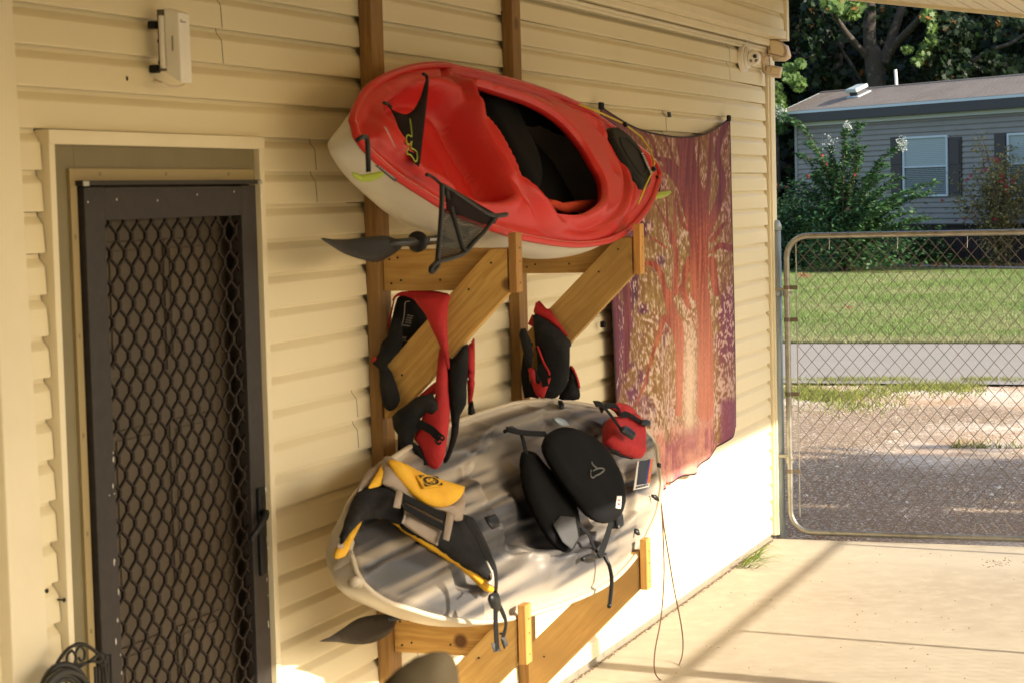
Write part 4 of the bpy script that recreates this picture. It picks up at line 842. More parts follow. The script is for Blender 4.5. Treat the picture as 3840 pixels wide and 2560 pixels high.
mixv = lambda a, b, m: np.asarray(a)*(1-m[:, None])+np.asarray(b)*m[:, None]
leaf = mixv((.26,.13,.045), (.38,.27,.08), ss(f2, -.3, .4)); 
pale = ss(Y_, 480, 900)*.25; col = mixv(leaf, (.70,.52,.43), ss(f2*.7+f3*.9+f1*.5-.06+pale, .10, .55))
dark = ss(f1*.9+.62-(X_-1385)/150, 0, .35)*ss(Y_, 330, 470)*(1-ss(Y_, 900, 1000))     # left purple foliage
col = mixv(col, mixv((.10,.025,.055), (.19,.05,.10), ss(f4, -.3, .3)), dark*ss(.42-f2*.7-f3*.6, 0, .2))
darkr = ss((X_-1640)/30+f1*.7, 0, .5)*ss(Y_, 620, 700)*(1-ss(Y_, 800, 900))
col = mixv(col, (.20,.05,.10), darkr*ss(.3-f2-f3, 0, .2))
beam = np.exp(-((X_-1583-.0*(Y_-800))/13)**2)*ss(Y_, 700, 860)*.9; col = mixv(col, (.86,.74,.55), beam)
def seg(pts, widths):
    m_ = np.zeros(len(X_)); P = np.c_[X_, Y_]
    pts = spline(np.array([(*p, w_) for p, w_ in zip(pts, widths)], float), 4, False)
    for a, b in zip(pts[:-1], pts[1:]):
        ab = b[:2]-a[:2]; tt = np.clip(((P-a[:2])@ab)/(ab@ab), 0, 1); dd = np.linalg.norm(P-a[:2]-tt[:, None]*ab, axis=1); ww = a[2]+(b[2]-a[2])*tt
        m_ = np.maximum(m_, 1-ss(dd, ww-1.4, ww+.6))
    return m_
cT = crop(2300, 380, 2.179); cB = crop(2400, 1100, 3.564)
br = []
for p, w_ in [([(700,1568),(700,1200),(690,950),(650,700),(630,450),(632,200)], [150,150,185,150,80,70]), ([(640,900),(600,650),(575,400),(560,200)], [110,80,60,55]), ([(730,950),(770,700),(790,450),(800,200)], [90,45,36,32]),
  ([(760,1080),(850,850),(890,650),(850,450),(870,300),(935,150)], [80,70,60,50,55,50]), ([(640,1000),(570,760),(530,580),(450,500),(370,470)], [90,75,60,60,40]), ([(600,720),(545,450),(505,200)], [50,34,30]), ([(590,760),(470,570),(395,560)], [70,85,50]),
  ([(530,640),(470,420),(395,215)], [26,20,20]), ([(500,1568),(512,1300),(490,1150),(430,1000),(350,850)], [52,46,34,24,14]), ([(503,1200),(500,950),(512,740)], [32,24,18]), ([(470,1160),(440,950),(418,700)], [22,18,14]), ([(420,1568),(390,1420),(330,1335),(260,1325)], [44,48,50,40]),
  ([(430,1200),(380,1160),(300,1110)], [26,26,16]), ([(800,1235),(870,1180),(955,1200)], [30,52,60]), ([(800,1140),(860,1060),(905,1000)], [46,40,30]), ([(560,1568),(590,1400),(640,1300)], [30,60,90]), ([(350,460),(310,330),(250,250)], [26,20,14]), ([(680,900),(690,600),(700,215)], [30,18,22]), ([(840,1568),(800,1300)], [60,70]),
  ([(330,460),(250,480),(180,560)], [30,24,14]), ([(700,1100),(560,1000),(520,800)], [50,36,20])]: br.append((cT(p), [q*.14 for q in w_]))
for p, w_ in [([(515,1600),(525,1000),(525,700),(490,420),(420,250),(360,0)], [95,100,125,170,140,120]), ([(870,1600),(875,1000),(865,500),(830,0)], [230,215,190,200]), ([(490,520),(390,400),(320,330),(250,560),(150,870),(80,1150),(0,1340),(-60,1500)], [70,75,90,60,44,40,44,36]), ([(380,450),(300,540),(240,600)], [24,26,20]), ([(640,180),(600,60),(560,-60)], [60,90,120]), ([(750,500),(690,320),(660,200)], [22,20,14]), ([(160,1000),(190,500),(200,200)], [12,12,10]), ([(0,1000),(120,940)], [10,14])]: br.append((cB(p), [q*.086 for q in w_]))
br += [([(1425,560),(1440,700),(1436,850)], [8,9,7]), ([(1405,520),(1410,700),(1415,860)], [9,10,8])]
tr = np.zeros(len(X_))
for p, w_ in br: tr = np.maximum(tr, seg(p, w_))
bark = mixv((.26,.040,.024), (.52,.14,.065), ss(f4+f3*.4, -.4, .5)); topm = 1-ss(Y_+40*f1, 380, 620); sidem = ss(X_, 1625, 1680)*.7+(1-ss(X_, 1420, 1500))
bark = mixv(bark, mixv((.14,.030,.05), (.25,.07,.08), ss(f4, -.4, .5)), np.clip(topm*.8+sidem, 0, 1)); bark = mixv(bark, (.74,.27,.17), .6*ss(Y_, 600, 900)*ss(X_, 1535, 1560)*(1-ss(X_, 1640, 1660)))
col = mixv(col, bark, tr)
col = mixv(col, mixv((.36,.07,.13), (.66,.27,.20), ss(f1+f4*.5, -.4, .5)), ss(Y_-60*(X_ > 1640)+25*f1, 985-(X_-1500)*.35, 1035-(X_-1500)*.35)*.85)
col = mixv(col, (.22,.05,.12), ss(X_, 1648, 1660)*ss(Y_, 905, 925)*.9)
glow = np.clip(1.25*(1-ss(Y_+60*f1, 300, 720))*.65+.75*(1-ss(X_+20*f1, 1400, 1500))+.6*ss(X_, 1630, 1675), 0, 1); col = mixv(col, col*[.42,.24,.45]+np.array([.040,.006,.016]), glow*.72)
col = mixv(col, (.80,.40,.26), .30*np.exp(-(((X_-1585)/70)**2+((Y_-880)/190)**2)))
col = mixv(col, (.15,.035,.06), (1-ss(Y_+(X_-1378)*-.38+12*f1, 262, 300))*(1-ss(X_, 1440, 1500)))
hem = (S_[:, 0] < .006) | (S_[:, 0] > .994) | (S_[:, 1] < .006) | (S_[:, 1] > .995); col[hem] = (.03,.012,.02)
col = np.clip(col*(1+.14*f3[:, None])*.92, 0, 1)
jj, ii = np.meshgrid(np.arange(NY-1), np.arange(NX-1), indexing='ij'); a = (jj*NX+ii).ravel(); Fq = np.c_[a, a+1, a+NX+1, a+NX]
m_tap = M('printed_cloth', (.5,.3,.2), .85, attr=True, bump=(500, .2, .001), trans=.12)
o = np_mesh('cloth', Vt, Fq, m_tap, None, True, col); o.parent = ta; o.matrix_parent_inverse = Matrix.Translation(-Vector(ta.location))
sd = o.modifiers.new('thickness', 'SOLIDIFY'); sd.thickness = .0015
for (V, w_) in (((1381, 244), .016), ((1674, 272), .016)):
    p = atD(V, .035); mb = MB(); mb.obox(p, (.028, 0, 0), (0, .006, 0), (0, 0, w_)); mb.build('corner_loop', m_blackm, ta, bevel=.003)
mb = MB(); p = atD((1385, 745), .03); mb.obox(p, (.012, 0, 0), (0, .01, 0), (0, 0, .014)); mb.build('corner_loop', m_blackm, ta, bevel=.003)
mb = MB(); mb.tube(spline(np.array([atD(v, .05) for v in [(1516,1093),(1524,1098),(1531,1107),(1539,1112)]]), 3, False), .004, 6); mb.build('hem_string', M('rust_string', (.30,.07,.03), .8), ta, True)
# ------------------------------------------------------------------ security camera and floodlight
c8 = crop(2700, 100, 5.8725)
sc_ = thing('security_camera', (11.75, -.05, 2.6), 'white turret security camera under the soffit at the house corner', 'camera')
F8 = DW(.03); cen = F8.un(c8([(575, 690)])[0]); ccx = cen
mb = MB(); mb.disc((cen[0], 0, cen[1]), (.078, 0, 0), (0, 0, .078), (0, -.03, 0), 36); mb.build('junction_box', m_white, sc_, bevel=.004)
mb = MB(); mb.disc((cen[0], -.03, cen[1]), (.06, 0, 0), (0, 0, .06), (0, -.02, 0), 36); mb.build('mount_ring', m_white, sc_, bevel=.006)
bc = atD(c8([(735, 700)])[0], .075)
bm = bmesh.new(); bmesh.ops.create_icosphere(bm, subdivisions=4, radius=.044, matrix=Matrix.Translation(Vector(bc))); me = bpy.data.meshes.new('eyeball'); bm.to_mesh(me); bm.free(); me.materials.append(m_white); me.polygons.foreach_set('use_smooth', [True]*len(me.polygons)); link('eyeball', me, sc_)
vd = (CAM-bc); vd = vd/np.linalg.norm(vd); e1 = np.cross([0, 0, 1], vd); e1 /= np.linalg.norm(e1); e2 = np.cross(vd, e1)
mb = MB(); mb.disc(bc+vd*.034, e1*.033, e2*.033, vd*.007, 28); mb.build('face_plate', m_white, sc_, bevel=.002)
m_lens = M('black_glass', (.008,.008,.01), .08)
mb = MB(); mb.disc(bc+vd*.041+e1*.008+e2*.010, e1*.0115, e2*.0115, vd*.003, 22); mb.build('lens', m_lens, sc_)
for dx, dy in ((-.014, -.014), (.014, -.013)):
    mb = MB(); mb.disc(bc+vd*.041+e1*dx+e2*dy, e1*.0075, e2*.0075, vd*.0025, 18); a = mb.build('lamp_eye', m_lens, sc_); mb = MB(); mb.disc(bc+vd*.0436+e1*dx+e2*dy, e1*.004, e2*.004, vd*.001, 14); mb.build('reflector', m_galb, a)
mb = MB(); mb.tube([(cen[0]+.03, -.02, cen[1]+.07), (cen[0]+.035, -.03, cen[1]+.10), (cen[0]+.03, -.02, cen[1]+.13)], .006, 8); mb.build('cable', m_white, sc_, True)
fl = thing('floodlight', (12.15, -.12, 2.7), 'almond twin-head floodlight with a motion sensor on the house corner', 'light')
m_alm = M('almond_plastic', (.66,.54,.40), .4, noise=(6, (.58,.47,.34), .45, .75)); m_alm2 = M('diffuser_plastic', (.70,.57,.38), .3)
FL = XW(12.12)
def FP(name, pts, h, th, mat, par, sm=2, soft=None): return pillow(name, unp(FL, c8(pts)), FL.lift(h), th, mat, par, .008, 0, smooth_poly=sm, soft=soft)
pillow('wall_bracket', unp(FL, c8([(850,232),(1005,240),(1002,392),(830,385),(820,300)])), FL.lift(-.02), .05, m_trim, fl, .01, soft=.004)
FP('canopy', [(855,400),(930,385),(1010,385),(1030,520),(1035,620),(1110,640),(1085,730),(1040,800),(1020,880),(1010,985),(930,960),(925,830),(870,800),(848,680),(845,520)], .0, .05, m_alm, fl, 2, .025)
hd = FP('lamp_head', [(1012,292),(1080,280),(1230,292),(1350,340),(1420,400),(1490,425),(1550,640),(1530,700),(1420,770),(1160,765),(1152,700),(1040,610),(1030,500)], -.02, .07, m_alm, fl, 1, .015)
FP('diffuser', [(1092,308),(1230,312),(1340,350),(1400,430),(1445,560),(1395,655),(1250,620),(1080,580),(1125,490),(1105,400)], .028, .012, m_alm2, hd, 1, .004).parent = hd
o = bpy.context.scene.objects[-1] if False else None
cords('bezel', FL, [c8([(1085,300),(1230,302),(1345,342),(1412,420),(1458,560),(1400,668),(1250,632),(1070,588),(1118,490),(1090,380),(1085,305)])], .003, M('bezel_brown', (.35,.26,.17), .5), fl, .026)
FP('lamp_head', [(1150,690),(1250,710),(1400,720),(1410,690),(1430,730),(1400,760),(1160,750)], .0, .04, m_alm, fl, 0, .006)
FP('sensor_housing', [(1022,870),(1075,850),(1200,865),(1382,900),(1352,1045),(1338,1140),(1180,1132),(1020,1075)], .0, .055, m_alm, fl, 1, .008)
FP('sensor_window', [(1150,890),(1370,925),(1345,1060),(1140,1040)], .03, .008, m_alm2, fl, 0, .003)
# ------------------------------------------------------------------ wifi antenna on its pipe
an = thing('wifi_antenna', (5.02, -.08, 2.5), 'white outdoor wifi antenna strapped to a short grey pipe above the door', 'antenna')
c0 = crop(0, 0, 2.45)
p0 = atD(c0([(1485, 92)])[0], .036); p1_ = atD(c0([(1518, 655)])[0], .036); pm = (p0+p1_)/2
mb = MB(); mb.tube([(pm[0], -.036, p1_[2]), (pm[0], -.036, p0[2])], .0150, 16); mb.build('mounting_pipe', m_pvc, an, True)
bx = atD(c0([(1668, 775)])[0], .095)[0]-.004; z0, z1 = 2.398, 2.588
mb = MB(); y0, y1 = -.052, -.095
mb.add([(bx, y0, z0+.025), (bx+.058, y0, z0+.025), (bx+.066, y1, z0), (bx+.004, y1, z0), (bx-.002, y0, z1+.012), (bx+.056, y0, z1+.012), (bx+.062, y1, z1-.004), (bx+.002, y1, z1-.004)], [(3,2,1,0),(4,5,6,7),(0,1,5,4),(1,2,6,5),(2,3,7,6),(3,0,4,7)])
mb.build('antenna_body', m_white, an, bevel=.004)
mb = MB(); mb.box(bx-.012, bx+.02, -.0515, -.040, z0+.04, z1-.01); mb.build('back_bracket', m_white, an, bevel=.003)
for z in (2.555, 2.438):
    mb = MB(); mb.box(pm[0]-.022, pm[0]+.0, -.026, -.0, z-.011, z+.011); mb.build('wall_clamp', m_black, an, bevel=.004)
for z in (2.512, 2.455):
    mb = MB(); mb.tube([(pm[0], -.036, z-.004), (pm[0], -.036, z+.004)], .0168, 16); mb.box(pm[0]+.005, bx+.004, -.056, -.044, z-.005, z+.004); mb.build('cable_tie', m_black, an)
mb = MB(); mb.tube(spline(np.array([atD(v, .06 if i else .0) for i, v in enumerate(c0([(1442,745),(1475,755),(1530,785),(1600,800),(1660,795),(1695,780)]))]), 4, False), .0028, 6); mb.build('cable', m_alm, an, True)
mb = MB(); fz = y1-.0012
for k, (a, b) in enumerate(((.010, .016), (.019, .022), (.024, .027), (.029, .031), (.033, .036))): mb.box(bx+a, bx+b, fz, fz+.001, z1-.030, z1-.027+(.005 if k == 0 else .001))
mb.box(bx-.0022, bx-.001, -.077, -.073, z0+.085, z0+.125)
tag(mb.build('printed_mark', M('grey_mark', (.32,.30,.26), .6), an), kind='stuff')
# ------------------------------------------------------------------ hose hanger and hose
c9 = crop(0, 1660, 1.742)
F9 = DW(.10); m_iron = M('black_iron', (.012,.011,.010), .45, .3)
hh = thing('hose_hanger', atD((165, 1520), .1), 'black wrought-iron scroll hose hanger beside the door frame', 'hanger')
def sp9(name, lists, r, fr=F9, h=0.): return cords(name, fr, [c9(l) for l in lists], r, m_iron, hh, h)
sp9('arch', [[(345,1530),(365,1460),(400,1395),(450,1340),(510,1312),(565,1320),(610,1350),(650,1385),(680,1440),(695,1568)]], .005)
sp9('scroll', [[(470,1352),(440,1385),(440,1430),(462,1458),(490,1430),(492,1385),(470,1352)]], .0035)
sp9('scroll', [[(500,1440),(495,1370),(520,1330),(548,1350),(552,1400),(530,1422),(515,1400)]], .0035)
sp9('scroll', [[(560,1440),(600,1420),(640,1385),(670,1365),(690,1390),(688,1440),(665,1450),(655,1420),(668,1405)]], .0035)
sp9('brace', [[(380,1500),(440,1470),(520,1445),(600,1425),(650,1430)]], .0035); sp9('brace', [[(430,1568),(480,1490),(560,1440),(640,1378)]], .0035)
for x in (618, 640, 700, 722): sp9('bar', [[(x,1380 if x > 650 else 1470),(x+4,1480),(x+8,1620)]], .004)
ho = thing('garden_hose', atD((150, 1560), .12), 'coiled black garden hose hanging in the lower left corner', 'hose')
m_hose = M('black_rubber', (.014,.014,.013), .35)
for k, (cx, cy2, rx, ry, D_) in enumerate(((420,1660,150,215,.10), (430,1680,135,190,.115), (425,1670,115,160,.13), (440,1690,160,200,.14), (430,1675,95,140,.12))):
    pts = [(cx+rx*math.cos(a), cy2+ry*math.sin(a)) for a in np.linspace(0, 2*math.pi, 40)[:-1]]
    mb = MB(); mb.tube([atD(v, D_) for v in c9(pts)], .0085, 8, True); mb.build('hose_coil', m_hose, ho, True)
# ------------------------------------------------------------------ blurred chair in the foreground
rc = ray((990, 1540)); Oc = CAM+rc/np.linalg.norm(rc)*2.9; rh = np.array([Rv[0], Rv[1], 0]); FCH = Frame(Oc, rh/np.linalg.norm(rh), (0, 0, 1))
m_ch = M('brown_resin', (.062,.046,.024), .8, spec=.15, noise=(20, (.05,.036,.018), .4, .7))
ch = thing('patio_chair', (Oc[0], Oc[1], 0), 'brown high-backed chair in the foreground with only its rounded top in view', 'chair')
qa = unp(FCH, [(868,1600),(880,1572),(910,1545),(950,1518),(990,1504),(1022,1503),(1040,1515),(1050,1540),(1056,1600),(1062,1750)])
q = list(qa)+[np.array((qa[-1][0]+.0, -.75)), np.array((qa[0][0]-.02, -.75))]
pillow('backrest', np.array(q), FCH, .05, m_ch, ch, .03, .0, soft=.02, bend=lambda P: -.02*np.cos(P[:, 0]*6))
xa, xb = q[-1][0], q[-2][0]; zs = .46-Oc[2]
mb = MB(); P_ = lambda a, b, h: FCH.P(a, b, h)
mb.add([P_(xa, zs, .0), P_(xb, zs, .0), P_(xb+.03, zs+.02, .42), P_(xa-.03, zs+.02, .42), P_(xa, zs-.04, .0), P_(xb, zs-.04, .0), P_(xb+.03, zs-.02, .42), P_(xa-.03, zs-.02, .42)], [(3,2,1,0),(4,5,6,7),(0,1,5,4),(1,2,6,5),(2,3,7,6),(3,0,4,7)]); mb.build('seat', m_ch, ch, bevel=.01)
for a, h in ((xa+.02, .0), (xb-.02, .0), (xa, .38), (xb, .38)):
    mb = MB(); mb.tube([P_(a, zs, h), P_(a, -Oc[2], h+(.04 if h else -.05))], .018, 8); mb.build('leg', m_ch, ch)
# ------------------------------------------------------------------ weed at the wall foot, crumbs on the slab
m_grassw = M('weed_green', (.17,.28,.035), .6, noise=(9, (.28,.33,.07), .4, .7), trans=.35)
rw = random.Random(11); mb = MB(); base = atZ((1700, 1290), 0.)
for k in range(46):
    b0 = base+np.array([rw.uniform(-.20, .12), 0, 0]); b0[1] = -.02-abs(rw.gauss(0, .05)); a = rw.uniform(-2.6, -.4); L = rw.uniform(.06, .17); up = rw.uniform(.25, 1.)
    pts = [b0+np.array([math.cos(a)*L*f, math.sin(a)*L*f, up*L*(1.6*f-1.1*f*f)]) for f in (0, .35, .7, 1)]
    sd2 = np.array([-math.sin(a), math.cos(a), 0]); mb.ribbon(pts, [sd2*.0035, sd2*.0045, sd2*.003, sd2*.0006], .0006)
tag(mb.build('crabgrass_weed', m_grassw, None), 'green crabgrass tuft growing where the wall meets the slab', 'weed')
mb = MB()
for k in range(130):
    v = (rw.uniform(1500, 2352), rw.uniform(1255, 1560)) if k > 40 else (rw.gauss(2290, 22), rw.gauss(1292, 5)); p = atZ(v, .0); 
    if p[0] > 12.1 or p[1] > -.03: continue
    r_ = rw.uniform(.001, .0035)*(1.5 if k <= 40 else 1); a = rw.uniform(0, 3); mb.obox(p+[0, 0, .001], (r_*math.cos(a), r_*math.sin(a), 0), (-r_*.5*math.sin(a), r_*.5*math.cos(a), 0), (0, 0, .0012))
tag(mb.build('slab_crumbs', M('crumb_brown', (.16,.09,.045), .9)), 'dry crumbs of leaf and soil scattered over the slab', 'litter', kind='stuff')

mb = MB()
for k in range(900):
    x = rw.uniform(8.2, 12.15); g_ = abs(rw.gauss(0, .008)); r_ = rw.uniform(.001, .0035); a = rw.uniform(0, 3); p = np.array([x, -.004-g_, .0015])
    mb.obox(p, (r_*math.cos(a)*1.6, r_*math.sin(a), 0), (-r_*.6*math.sin(a), r_*.6*math.cos(a), 0), (0, 0, .0015))
tag(mb.build('wall_foot_dirt', M('dark_soil', (.19,.13,.08), .95)), 'dark soil and grit gathered along the foot of the cream wall', 'dirt', kind='stuff')
# ------------------------------------------------------------------ ground, road, lawn
c5 = crop(2540, 0, 1.802); c6 = crop(2540, 850, 1.809); c10 = crop(3040, 0, 2.94); c11 = crop(2900, 880, 2.502); c7g = crop(2440, 1690, 1.68)
GZ = -.03
def gm(name, build):
    m = bpy.data.materials.new(name); m.use_nodes = True; t = m.node_tree; N = t.nodes; L = t.links; b = N['Principled BSDF']; b.inputs['Roughness'].default_value = .95; b.inputs['Specular IOR Level'].default_value = .2
    tc = N.new('ShaderNodeTexCoord'); build(N, L, b, tc.outputs['Object']); return m
def nn(N, L, v, sc, det=6, rough=.6):
    n = N.new('ShaderNodeTexNoise'); n.inputs['Scale'].default_value = sc; n.inputs['Detail'].default_value = det; n.inputs['Roughness'].default_value = rough; L.new(v, n.inputs['Vector']); return n.outputs[0]
def mr(N, L, s, a, b): m = N.new('ShaderNodeMapRange'); m.inputs[1].default_value = a; m.inputs[2].default_value = b; L.new(s, m.inputs[0]); return m.outputs[0]
def mx(N, L, f, a, b):
    m = N.new('ShaderNodeMix'); m.data_type = 'RGBA'; L.new(f, m.inputs[0])
    for i, c in ((6, a), (7, b)):
        if isinstance(c, tuple): m.inputs[i].default_value = (*c, 1)
        else: L.new(c, m.inputs[i])
    return m.outputs[2]
def blob(N, L, v, c, r, wob, soft=.25):
    """mask: 1 inside an uneven ellipse centred c with radii r"""
    s = N.new('ShaderNodeVectorMath'); s.operation = 'SUBTRACT'; L.new(v, s.inputs[0]); s.inputs[1].default_value = (c[0], c[1], 0)
    d = N.new('ShaderNodeVectorMath'); d.operation = 'DIVIDE'; L.new(s.outputs[0], d.inputs[0]); d.inputs[1].default_value = (r[0], r[1], 1000)
    l = N.new('ShaderNodeVectorMath'); l.operation = 'LENGTH'; L.new(d.outputs[0], l.inputs[0])
    n = nn(N, L, v, wob, 5); a = N.new('ShaderNodeMath'); a.operation = 'MULTIPLY_ADD'; L.new(n, a.inputs[0]); a.inputs[1].default_value = 1.6; L.new(l.outputs['Value'], a.inputs[2])
    return mr(N, L, a.outputs[0], 1.8+soft, 1.8-soft)
PX = lambda v, z=GZ: atZ(v, z)
def b_gravel(N, L, b, v):
    speck = nn(N, L, v, 38, 3, .7); sp2 = nn(N, L, v, 95, 2, .6); big = nn(N, L, v, .9, 4)
    shell = mx(N, L, mr(N, L, speck, .38, .58), (.44,.33,.23), (.80,.71,.60))
    dirt = mx(N, L, mr(N, L, sp2, .42, .66), (.19,.125,.075), (.40,.29,.195)); dirt = mx(N, L, mr(N, L, speck, .56, .63), dirt, (.66,.58,.50))
    rust = mx(N, L, mr(N, L, sp2, .40, .62), (.32,.18,.10), (.60,.42,.28))
    a = PX(c6([(1200, 1400)])[0]); a2 = PX(c7g([(1500, 420)])[0]); a3 = PX(c6([(1750, 1270)])[0])
    m1 = blob(N, L, v, (a[0]-.2, a[1]+1.0), (2.4, 1.7), .8); m2 = blob(N, L, v, (14.2, -.6), (2.0, 6), .7); m3 = blob(N, L, v, (a3[0], a3[1]), (.9, .9), 1.4)
    c = mx(N, L, mr(N, L, big, .42, .62), shell, rust); c = mx(N, L, m1, c, dirt); c = mx(N, L, m2, c, dirt); c = mx(N, L, m3, c, dirt)
    L.new(c, b.inputs['Base Color'])
    bp = N.new('ShaderNodeBump'); bp.inputs['Strength'].default_value = .8; bp.inputs['Distance'].default_value = .02; L.new(speck, bp.inputs['Height']); L.new(bp.outputs[0], b.inputs['Normal'])
m_gr = gm('shell_gravel_and_dirt', b_gravel)
mb = MB(); n = 60
xs_ = np.r_[np.linspace(12.205, 24, 60), 40, 80, 600]; ys_ = np.r_[-600, -60, -20, np.linspace(-6, 8, 60), 20, 60, 600]
Vg = np.array([(a, b, GZ+(.012*mnoise.noise(Vector((a*1.6, b*1.6, 0)))+.02*mnoise.noise(Vector((a*.5, b*.5, 3)))-.012 if (12.3 < a < 22 and -6 < b < 8) else -.02 if a > 22 else -.01)) for a in xs_ for b in ys_]); m_ = len(ys_)
Fg = np.array([(i*m_+j, (i+1)*m_+j, (i+1)*m_+j+1, i*m_+j+1) for i in range(len(xs_)-1) for j in range(m_-1)])
tag(np_mesh('ground', Vg, Fg, m_gr, None, True), kind='structure')
Vg = np.array([(-600,-600,-.13),(12.21,-600,-.13),(12.21,-6,-.13),(-4,-6,-.13),(-4,600,-.13),(-600,600,-.13),(12.21,6.1,-.13),(12.21,600,-.13)]); 
tag(np_mesh('rear_ground', np.array([(-600,-600,-.06),(12.203,-600,-.06),(12.203,-6.0,-.06),(-600,-6.0,-.06),(-600,5.9,-.06),(12.203,5.9,-.06),(12.203,600,-.06),(-600,600,-.06)]), np.array([(0,1,2,3),(4,5,6,7)]), M('dark_rear_ground', (.10,.11,.04), .95, noise=(1.5, (.2,.16,.09), .4, .7))), kind='structure')  # unseen ground, kept dark to hold down bounced light
def b_road(N, L, b, v):
    s = nn(N, L, v, 60, 3, .8); s2 = nn(N, L, v, 1.2, 5)
    c = mx(N, L, mr(N, L, s, .36, .64), (.17,.155,.14), (.38,.345,.305)); c = mx(N, L, mr(N, L, s2, .35, .7), c, (.26,.235,.205)); L.new(c, b.inputs['Base Color'])
    bp = N.new('ShaderNodeBump'); bp.inputs['Strength'].default_value = .6; bp.inputs['Distance'].default_value = .01; L.new(s, bp.inputs['Height']); L.new(bp.outputs[0], b.inputs['Normal'])
mb = MB(); mb.add([(22.35, -200, -.022), (27.97, -200, -.022), (27.97, 200, -.022), (22.35, 200, -.022)], [(0, 1, 2, 3)]); tag(mb.build('road', gm('worn_asphalt', b_road)), kind='structure')
def b_lawn(N, L, b, v):
    s = nn(N, L, v, 30, 4, .8); s2 = nn(N, L, v, .5, 4)
    c = mx(N, L, mr(N, L, s, .35, .65), (.055,.085,.018), (.15,.19,.05)); c = mx(N, L, mr(N, L, s2, .5, .7), c, (.17,.17,.06)); L.new(c, b.inputs['Base Color'])
mb = MB(); mb.add([(27.98, -200, -.018), (120, -200, -.018), (120, 200, -.018), (27.98, 200, -.018)], [(0, 1, 2, 3)]); tag(mb.build('lawn', gm('lawn_soil', b_lawn)), kind='structure')
rg = np.random.default_rng(4)
def blades(name, X, Y, Z, h, wd_, cols, mat, lean=.5, label=None):
    n = len(X); a = rg.uniform(0, 2*np.pi, n); h = h*rg.uniform(.5, 1.3, n); l = h*rg.uniform(0, lean*2, n); b = rg.uniform(0, 2*np.pi, n)
    B = np.c_[X, Y, Z]; sd = np.c_[np.cos(a), np.sin(a), np.zeros(n)]*(wd_*rg.uniform(.6, 1.3, n))[:, None]; T = B+np.c_[np.cos(b)*l, np.sin(b)*l, h]
    V = np.stack([B-sd, B+sd, T], 1).reshape(-1, 3); F = np.arange(3*n).reshape(n, 3); C = cols(n, X, Y); C = np.repeat(C, 3, 0); C[2::3] *= 1.15
    o = np_mesh(name, V, F, mat, None, False, C); return tag(o, label, 'grass', kind='stuff')
m_blade_g = M('grass_blades', (.1,.2,.03), .6, attr=True, trans=.35, spec=.25)
n = 230000; u = rg.random(n)**1.25; X = 28+u*22; ang0 = .085; Y = -2.861+X*rg.uniform(.075, .265, n)
nlow = np.array([mnoise.noise(Vector((x*.35, y*.5, 1.))) for x, y in zip(X[::1], Y[::1])])
def cg(n, X, Y):
    a = np.array([.165,.235,.068]); b = np.array([.28,.28,.14]); c = np.array([.075,.14,.025]); r = rg.random(n)[:, None]; n4 = np.array([mnoise.noise(Vector((x*1.5, y*2.2, 9.))) for x, y in zip(X, Y)]); m = np.clip(-nlow*1.0+n4*.9+.45+rg.normal(0, .25, n), 0, 1)[:, None]
    edge = np.clip(1-(X-28)/1.1, 0, 1)[:, None]; m = np.clip(m*.8+edge*.9, 0, 1)
    return (a*(1-m)+b*m)*(.75+.5*r)+0*c
blades('lawn_grass', X, Y, np.full(n, -.02), .050+.055*np.clip(nlow+.25, 0, 1)**1.2, .008, cg, m_blade_g, .55, 'green mown lawn grass across the road')
# patch of grass on the near verge and tufts
P = []
for (x0, x1, y0, y1, k) in ((690, 1420, 1065, 1235, 9000), (800, 2100, 1045, 1150, 2600), (1500, 2000, 1060, 1120, 1300), (700, 2352, 1030, 1058, 2600), (1850, 2352, 1450, 1538, 260)):
    q = np.c_[np.clip(rg.normal((x0+x1)/2, (x1-x0)*.30, k), x0-150, x1+350) if k > 3000 else rg.uniform(x0, x1, k), np.clip(rg.normal((y0+y1)/2, (y1-y0)*.26, k), 1032, 1500)]; P += [PX(v, -.035) for v in c6(q)]
P = np.array(P); keep = np.array([mnoise.noise(Vector((p[0]*1.2, p[1]*1.7, 5.)))+.35*rg.normal() for p in P]) > -.02; P = P[keep]
def cv(n, X, Y): r = rg.random(n)[:, None]; return np.array([.20,.235,.055])*(.6+.6*r)+np.array([.13,.06,.02])*(rg.random(n)[:, None]**3)
blades('verge_grass', P[:, 0], P[:, 1], P[:, 2], .045, .007, cv, m_blade_g, .9, 'yellow-green weedy grass on the gravel verge')
# pebbles
def pebbles(name, X, Y, r, cols, label):
    n = len(X); base = np.array([(1,0,0),(0,1,0),(-1,0,0),(0,-1,0),(0,0,1)], float); Fb = np.array([(0,1,4),(1,2,4),(2,3,4),(3,0,4)])
    a = rg.uniform(0, 6.3, n); ca, sa = np.cos(a), np.sin(a); V = np.empty((n, 5, 3)); e = rg.uniform(.5, 1, n)
    for i, p in enumerate(base):
        x, y = p[0]*r, p[1]*r*e; V[:, i, 0] = X+ca*x-sa*y; V[:, i, 1] = Y+sa*x+ca*y; V[:, i, 2] = GZ-.012+p[2]*r*.7*e
    F = (Fb[None]+5*np.arange(n)[:, None, None]).reshape(-1, 3); C = np.repeat(cols, 5, 0)
    return tag(np_mesh(name, V.reshape(-1, 3), F, m_peb, None, True, C), label, 'gravel', kind='stuff')
m_peb = M('pebble', (.5,.45,.38), .85, attr=True)
n = 46000; X = 12.35+rg.random(n)**1.1*10; Y = -2.861+X*rg.uniform(.09, .27, n); r = .004+.010*rg.random(n)**3
